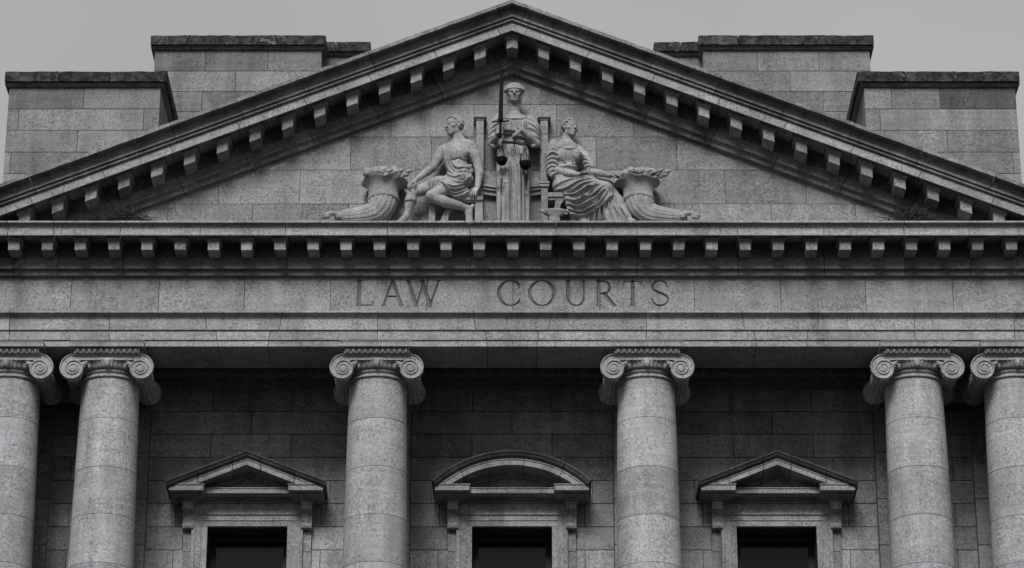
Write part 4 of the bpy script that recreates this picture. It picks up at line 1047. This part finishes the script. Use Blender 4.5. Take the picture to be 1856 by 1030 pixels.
F.chain([w4(115, 310, -.22), w4(100, 400, -.26), w4(100, 530, -.28)], [.095, .110, .105], .04)
F.chain([w4(325, 350, -.20), w4(385, 420, -.22), w4(440, 510, -.26)], [.085, .095, .085], .04)
F.chain([w4(75, 560, -.28), w4(110, 580, -.33), w4(150, 560, -.33)], [.04, .05, .03], .02)
# lap, thighs and shins under the robe
F.chain([w4(190, 670, -.24), w4(380, 680, -.30), w4(565, 700, -.34)], [.165, .165, .125], .05)
F.chain([w4(190, 660, -.20), w4(420, 660, -.18), w4(600, 680, -.20)], [.15, .14, .11], .05)
F.chain([w4(560, 710, -.34), w4(600, 820, -.32), w4(650, 960, -.32), w4(665, 1020, -.32)], [.13, .14, .17, .19], .05)
F.chain([w4(600, 690, -.20), w4(680, 820, -.22), w4(740, 960, -.26), w4(750, 1020, -.26)], [.10, .11, .12, .13], .05)
F.chain([w4(330, 760, -.26), w4(430, 850, -.26), w4(520, 960, -.26)], [.14, .17, .17], .06)
F.chain([w4(290, 780, -.28), w4(330, 900, -.28), w4(400, 1010, -.26)], [.10, .08, .10], .05)
F.ell(w4(575, 700, -.38), (.12, .10, .11), .04)
F.chain([w4(235, 760, -.33), w4(262, 850, -.33), w4(290, 930, -.33)], [.05, .06, .05], .04)
fo = F.fold
for pts_, w_, a_ in (([(62, 345), (110, 330), (160, 345)], .018, .018), ([(50, 400), (100, 372), (158, 385)], .017, .026), ([(48, 432), (100, 415), (160, 420)], .015, .024), ([(50, 470), (100, 455), (160, 462)], .017, .028),
    ([(55, 510), (100, 490), (150, 500)], .014, .020), ([(75, 545), (110, 525), (150, 520)], .014, .020), ([(85, 590), (120, 560), (155, 530)], .014, .022),
    ([(330, 350), (375, 385), (410, 400)], .012, .018), ([(345, 400), (395, 415), (430, 430)], .013, .022), ([(365, 445), (410, 448), (450, 470)], .013, .022), ([(385, 480), (430, 478), (475, 500)], .012, .018)):
    fo(w4, pts_, w_, a_)
for q, u in enumerate((188, 205, 224, 243, 262, 282, 303, 322, 340)): fo(w4, [(u+(255-u)*.15, 325+6*(q % 2)), (u+3*(q % 2), 390), (u+(250-u)*.2, 468)], .009+.002*(q % 2), .010+.005*(q % 3))
fo(w4, [(180, 285), (215, 335), (250, 345), (290, 335), (312, 318)], .012, .020); fo(w4, [(200, 440), (240, 480), (290, 470)], .016, .016); fo(w4, [(290, 440), (320, 485), (350, 450)], .016, .020)
fo(w4, [(160, 486), (240, 492), (325, 488)], .012, .018); fo(w4, [(160, 506), (240, 512), (325, 506)], .008, -.016)
for q in range(6): fo(w4, [(175+26*q, 515), (168+26*q, 580)], .010, .010+.004*(q % 2))
# folds of the robe: sweeping from the hip across the thighs, hanging between the knees and falling to the hem
for pts_, w_, a_ in (([(125, 660), (230, 625), (340, 605), (440, 615)], .020, .022), ([(125, 695), (220, 690), (330, 645), (430, 620)], .018, .030), ([(150, 720), (260, 715), (370, 670), (470, 640)], .017, .030),
    ([(190, 738), (300, 745), (400, 700), (500, 655)], .018, .034), ([(215, 780), (300, 800), (380, 775), (440, 725)], .018, .038), ([(300, 770), (400, 775), (480, 735), (560, 690)], .016, .032),
    ([(225, 825), (320, 850), (420, 825), (500, 765), (570, 715)], .018, .042), ([(240, 870), (330, 895), (450, 870), (540, 800), (590, 740)], .018, .040), ([(262, 915), (360, 930), (470, 905), (570, 840), (630, 780)], .020, .044),
    ([(380, 690), (450, 690), (520, 665)], .014, .022), ([(250, 755), (330, 765), (390, 750)], .012, -.022), ([(240, 805), (330, 825), (420, 795), (500, 740)], .010, -.028), ([(250, 850), (340, 875), (450, 845), (540, 775)], .010, -.028), ([(270, 895), (360, 912), (470, 885), (560, 820)], .010, -.028)):
    fo(w4, pts_, w_, a_, power=.35)
for pts_, w_, a_ in (([(600, 700), (680, 830), (790, 960)], .020, .022), ([(590, 730), (640, 850), (720, 980)], .020, .026), ([(600, 790), (610, 880), (650, 1000)], .018, .030), ([(580, 830), (560, 900), (590, 1010)], .016, .034),
    ([(540, 860), (520, 920), (530, 1010)], .015, .034), ([(490, 890), (480, 940), (480, 1010)], .014, .030), ([(440, 905), (430, 950), (425, 1010)], .014, .024), ([(625, 780), (650, 880), (690, 1000)], .009, -.03), ([(560, 850), (545, 920), (560, 1010)], .009, -.036),
    ([(515, 880), (500, 940), (505, 1010)], .009, -.036), ([(640, 740), (700, 860), (770, 990)], .010, -.022), ([(600, 690), (640, 760), (560, 850), (480, 905)], .012, .020)):
    fo(w4, pts_, w_, a_, power=.3)
put(F, 'gown', WN, (1, .6))
F = Field((hc.x-.32, hc.y-.3, hc.z-.32), (hc.x+.3, hc.y+.3, hc.z+.3), .007)
F.ell(p(0, -.12, .17), np.array((.375, .40, .35))*H, .02, B=B); F.ell(p(0, .55, -.08), np.array((.52, .48, .36))*H, .02, sub=True, B=B)
F.ell(p(0, -.38, -.12), np.array((.28, .22, .26))*H, .03, B=B)
curls(F, p, B, H, 110, .055, 9, lambda x, y, z: (z > .25 or y < .15) and not (y > .6 and z < .5))
put(F, 'hair', WN, (1, .1), floor=0)
mb = MB(); mb.tint(0); mb.box(P(1016, 400, 0).x, P(1150, 400, 0).x, -.56, .02, LEDGE+.0135, LEDGE+.03); mb.build('plinth', M_STAT, WN, bevel=.004)

# ---- throne: two posts with the low curved wall between -----------------------------
TH = empty('throne', (P(930, 400, 0).x, -.05, LEDGE+.014)); tag(TH, 'stone throne back of two square posts behind the standing blindfolded woman', 'throne')
for uc, nm in ((869.7, 0), (986.7, 1)):
    mb = MB(); X_ = lambda v: P(uc, v, -.2).x
    x = X_(300); w_ = .062
    zz = [PZ(v, -.2) for v in (217, 243, 328)]
    for a, b_ in zip(zz[:-1], zz[1:]): mb.tint(.06, .95); mb.box(x-w_, x+w_, -.20, .03, b_+.003, a-.003)
    mb.tint(.04, .85)
    for e, v0, v1 in ((.014, 217.5, 215), (.028, 215, 212.5), (.048, 212.3, 206), ): mb.box(x-w_-e, x+w_+e, -.20-e, .03, PZ(v0, -.2-e), PZ(v1, -.2-e)-.002)
    if nm: mb.box(x-w_-.04, x+w_+.03, -.24, .03, PZ(332, -.24), PZ(328, -.24)); mb.box(x-w_-.025, x+w_+.015, -.225, .03, PZ(338, -.22), PZ(332.3, -.22))
    mb.tint(.05, .8); mb.box(x-w_*.9, x+w_*.9, -.195, .03, LEDGE+.014, PZ(338.5, -.2) if nm else PZ(328.3, -.2))
    mb.build('post', M_STAT, TH, bevel=.005)
mb = MB(); mb.tint(0, .7); xa, xb = P(876, 340, -.1).x, P(980, 340, -.1).x; xm = (xa+xb)/2; n = 24
for yy, v0, v1 in ((-.20, 343, 337), (-.23, 337, 333), (-.16, 352, 343)):
    ps = []; za_, zb3 = PZ(v0, yy), PZ(v1, yy)
    for i in range(n):
        t0, t1 = i/n, (i+1)/n; sag = lambda t: -.05*math.sin(math.pi*t)
        x0, x1 = xa+(xb-xa)*t0, xa+(xb-xa)*t1
        mb.hexa([(x0, yy, za_+sag(t0)), (x1, yy, za_+sag(t1)), (x1, .03, za_+sag(t1)), (x0, .03, za_+sag(t0)), (x0, yy, zb3+sag(t0)), (x1, yy, zb3+sag(t1)), (x1, .03, zb3+sag(t1)), (x0, .03, zb3+sag(t0))])
mb.box(xa, xb, -.06, .03, LEDGE+.014, PZ(356, -.06)); mb.build('back_panel', M_STAT, TH)
# ---- stools --------------------------------------------------------------------------
def stool(label, seat, legs, ctr):
    e = empty('stool', (P(ctr, 400, -.2).x, -.2, LEDGE+.014)); tag(e, label, 'stool')
    mb = MB(); mb.tint(0, .85)
    u0, u1, v0, v1 = seat
    mb.box(P(u0, v0, -.3).x, P(u1, v0, -.3).x, -.34, .03, PZ((v0+v1)/2+1, -.34), PZ(v0, -.34)); mb.box(P(u0+1.5, v0, -.3).x, P(u1-1.5, v0, -.3).x, -.31, .03, PZ(v1, -.31), PZ((v0+v1)/2+1.2, -.31)); mb.build('seat', M_STAT, e, bevel=.006)
    for lg in legs:
        mb = MB(); mb.tint(0, .9); pts_ = [(P(a, v, -.28).x, P(a, v, -.28).z, w) for a, v, w in lg]
        n = len(pts_)
        for (x0, z0, a), (x1, z1, b_) in zip(pts_[:-1], pts_[1:]): mb.hexa([(x1-b_, -.30, z1), (x1+b_, -.30, z1), (x1+b_, -.16, z1), (x1-b_, -.16, z1), (x0-a, -.30, z0), (x0+a, -.30, z0), (x0+a, -.16, z0), (x0-a, -.16, z0)])
        mb.build('leg', M_STAT, e)
stool('stone stool with curved legs under the seated man', (812, 875, 356, 366), [[(818, 366, .06), (814, 378, .045), (808, 390, .05), (802, 412, .07)], [(783, 360, .05), (783, 410, .05)], [(868, 366, .06), (868, 412, .07)]], 840)
stool('stone stool with a curved leg under the seated curly-haired woman', (993, 1028, 348.5, 362.5), [[(1015, 362, .075), (1011, 372, .045), (1008, 384, .05), (1004, 412, .06)], [(1040, 362, .05), (1040, 412, .05)]], 1012)
# ---- oil lamp ------------------------------------------------------------------------
lz = LEDGE+.014; lx = P(1005, 390, -.45).x
OL = empty('oil_lamp', (lx, -.45, lz)); tag(OL, 'small stone oil lamp with a loop handle beside the stool of the seated woman', 'lamp')
zt = PZ(379, -.45)
mb = MB(); mb.tint(0, 1); mb.lathe([(.20, 0), (.205, .05), (.19, .08), (.10, .10), (.09, zt-lz-.12), (.19, zt-lz-.06), (.215, zt-lz-.02), (.19, zt-lz-.005), (.001, zt-lz)], (lx, -.40, lz), 32, 1, .5)
mb.tube([(lx-.12, -.42, zt-.05), (lx-.19, -.42, zt-.025), (lx-.235, -.42, zt-.012)], [.05, .032, .022], 10); mb.build('bowl', M_STAT, OL, smooth=50)
mb = MB(); mb.tint(0, 1); mb.tube([(lx+.14, -.42, zt-.015), (lx+.205, -.42, zt-.008), (lx+.235, -.42, zt-.04), (lx+.21, -.42, zt-.07), (lx+.16, -.42, zt-.07)], .016, 8); mb.build('handle', M_STAT, OL, smooth=True)

# ---- cornucopias ---------------------------------------------------------------------
def cornucopia(sg, label):
    uc = 1157 if sg > 0 else 695
    Y0 = -.22; X0 = P(uc, 360, Y0).x; zb0 = PZ(360, Y0)
    e = empty('cornucopia', (X0, -.25, LEDGE+.014)); tag(e, label, 'cornucopia')
    pt = lambda du, v, r: (X0+sg*du*TK_*1.0, PZ(v, Y0), r)
    # horn: path from the neck band down and outward
    hp = [pt(0, 357, .235), pt(.5, 366, .245), pt(5, 377, .245), pt(14, 387, .215), pt(28, 391, .195), pt(44, 392.5, .165), pt(62, 393.5, .145), pt(78, 394, .12), pt(90, 395, .05)]
    # resample
    P_ = np.array(hp); tt = np.linspace(0, len(P_)-1, 60); P2 = np.stack([np.interp(tt, range(len(P_)), P_[:, i]) for i in range(3)], 1)
    for _ in range(6): P2[1:-1] = (P2[:-2]+2*P2[1:-1]+P2[2:])/4
    seg = 176; V_ = []; F_ = []
    for i in range(60):
        a, b_ = P2[max(i-1, 0)], P2[min(i+1, 59)]; d = nrm((b_[0]-a[0], 0, b_[1]-a[1])); nn = np.cross(d, (0, 1, 0)); r = P2[i, 2]
        for j in range(seg):
            th = 2*math.pi*j/seg; gr = abs(math.sin(th*8+.045*i*sg))**.3; rr = r*(.90+.10*gr)
            q = v3(P2[i, 0], Y0, P2[i, 1])+nn*rr*math.cos(th)+v3(0, 1, 0)*rr*.85*math.sin(th); V_.append(tuple(q))
    for i in range(59):
        for j in range(seg): F_.append((i*seg+j, i*seg+(j+1) % seg, (i+1)*seg+(j+1) % seg, (i+1)*seg+j))
    F_ += [tuple(range(seg)), tuple(range(59*seg, 60*seg))[::-1]]
    mb = MB(); mb.tint(0, 1); mb.poly(V_, F_); mb.build('horn', M_STAT, e, smooth=50)
    # basket mouth: neck band flaring to a wavy lip
    seg = 96; prof = [(.235, 363), (.262, 362), (.268, 358), (.252, 355), (.250, 350), (.262, 343), (.30, 337), (.36, 332.5), (.395, 330.5), (.405, 329), (.39, 328), (.34, 330), (.26, 334), (.001, 336)]
    V_ = []; F_ = []; n = len(prof)
    for j in range(seg):
        th = 2*math.pi*j/seg
        for i, (r, v) in enumerate(prof):
            f = min(1, max(0, (r-.25)/.15)) if 3 < i < n-1 else 0
            xx = math.cos(th)*sg; wv = f*float(np.interp(xx, [-1, -.75, -.4, 0, .35, .7, 1], [-.115, -.06, .02, -.015, -.02, -.01, -.03] if sg > 0 else [-.09, -.02, .02, -.02, .0, .02, -.06]))+.012*f*math.sin(9*th); arch = 0
            bow = .035*(math.cos(th)**2)*-1 if i < 5 else 0
            V_.append((X0+r*math.cos(th)-sg*.03*f, Y0+.78*r*math.sin(th), PZ(v, Y0)+wv+arch+bow))
    for j in range(seg):
        k = (j+1) % seg
        for i in range(n-1): F_.append((j*n+i, k*n+i, k*n+i+1, j*n+i+1))
    mb = MB(); mb.tint(0, .97); mb.poly(V_, F_); mb.build('basket', M_STAT, e, smooth=60)
    rg = random.Random(11 if sg > 0 else 4)
    for i in range(20):       # fruit
        row = i >= 10; du = -29+(i % 10)*5.6+(3 if row else 0)+rg.uniform(-1.5, 1.5); r = rg.choice((.05, .065, .085)) if sg < 0 else rg.uniform(.042, .070)
        x = X0+du*TK_+sg*.02; y = Y0-(.19 if row else .05)+rg.uniform(-.02, .02); zf = PZ(329, Y0)+(.075 if row else .135)+r*.45+rg.uniform(-.015, .02)-.05*min(1, abs(du)/30)**3
        mb = MB(); mb.tint(.05, 1); pr = [(r*math.sin(math.pi*k/8)*(1+.08*(k < 4)), -r*1.05*math.cos(math.pi*k/8)+(.18*r if k in (8,) else 0)) for k in range(9)]; pr[0] = (.002, pr[0][1]); pr[-1] = (.002, pr[-1][1]-.25*r)
        mb.lathe(pr, (0, 0, 0), 14)
        R_ = Matrix.Rotation(rg.uniform(-1.2, 1.2), 3, 'Y') @ Matrix.Rotation(rg.uniform(-.8, .8), 3, 'X')
        mb.v = [tuple(R_ @ Vector(q)+Vector((x, y, zf))) for q in mb.v]; mb.build('fruit', M_STAT, e, smooth=True)
    for i in range(12):       # leaves and pods fanning out at the side
        a0 = (X0+(.0+.035*i)+.03*sg, Y0-.2-.02*(i % 3), PZ(323-(i % 3)*4, Y0-.2)); an = math.radians(10+14*(i % 5))
        L_ = .10+.025*(i % 3); t = [Vector(a0)+Vector((math.cos(an)*L_*q, -.03*q, math.sin(an)*L_*.5*q)) for q in (0, .3, .65, 1)]
        mb = MB(); mb.tint(.05, 1); mb.tube(t, [.018, .040, .034, .008], 8); mb.build('leaf', M_STAT, e, smooth=True)
    # leafy tip at the end of the horn
    tx_, tz_ = X0+sg*92*TK_, PZ(391, -.28)
    for k in range(9):
        an = math.radians(-5+23*k); L_ = .18+.03*(k % 2)
        q0 = Vector((tx_, -.28, tz_-.03)); dr = Vector((math.cos(an), 0, math.sin(an)*.55)); t = [q0+dr*L_*q+Vector((0, .05*q-.06*math.sin(q*3), 0)) for q in (.25, .5, .8, 1)]
        mb = MB(); mb.tint(.05, 1); mb.tube(t, [.020, .042, .036, .010], 8); mb.build('petal', M_STAT, e, smooth=True)
cornucopia(-1, 'carved stone cornucopia of fruit with a ribbed horn trailing left')
cornucopia(1, 'carved stone cornucopia of fruit with a ribbed horn trailing right')

# ---- dry twigs lodged in the corners of the pediment ---------------------------------
def twigs(u0, u1, label, seed):
    rg = random.Random(seed); mb = MB(); uc = (u0+u1)/2
    for i in range(650):
        u = u0+(u1-u0)*min(1, max(0, rg.gauss(.5, .25))); Y = rg.uniform(-.58, -.2); x = PX(u, 400, Y); hm = .27*(1-abs(u-uc)/(u1-u0)*1.7)+.03; z = LEDGE+.02+rg.uniform(0, max(hm, .03)); an = rg.uniform(0, 2*math.pi); L_ = rg.uniform(.1, .32); lift = rg.uniform(0, 1)*hm
        ps = [Vector((x, Y, z))]
        for k in range(3):
            an += rg.uniform(-.7, .7); ps.append(ps[-1]+Vector((math.cos(an)*L_/3, math.sin(an)*L_/5, rg.uniform(-.5, .8)*.06)))
        mb.tube(ps, [.008, .007, .006, .003], 4)
    o = mb.build('dry_twigs', M_TWIG); tag(o, label, 'twigs')
twigs(182, 262, 'tangle of dry twigs lodged in the left corner of the pediment', 2)
twigs(1612, 1700, 'tangle of dry twigs lodged in the right corner of the pediment', 3)
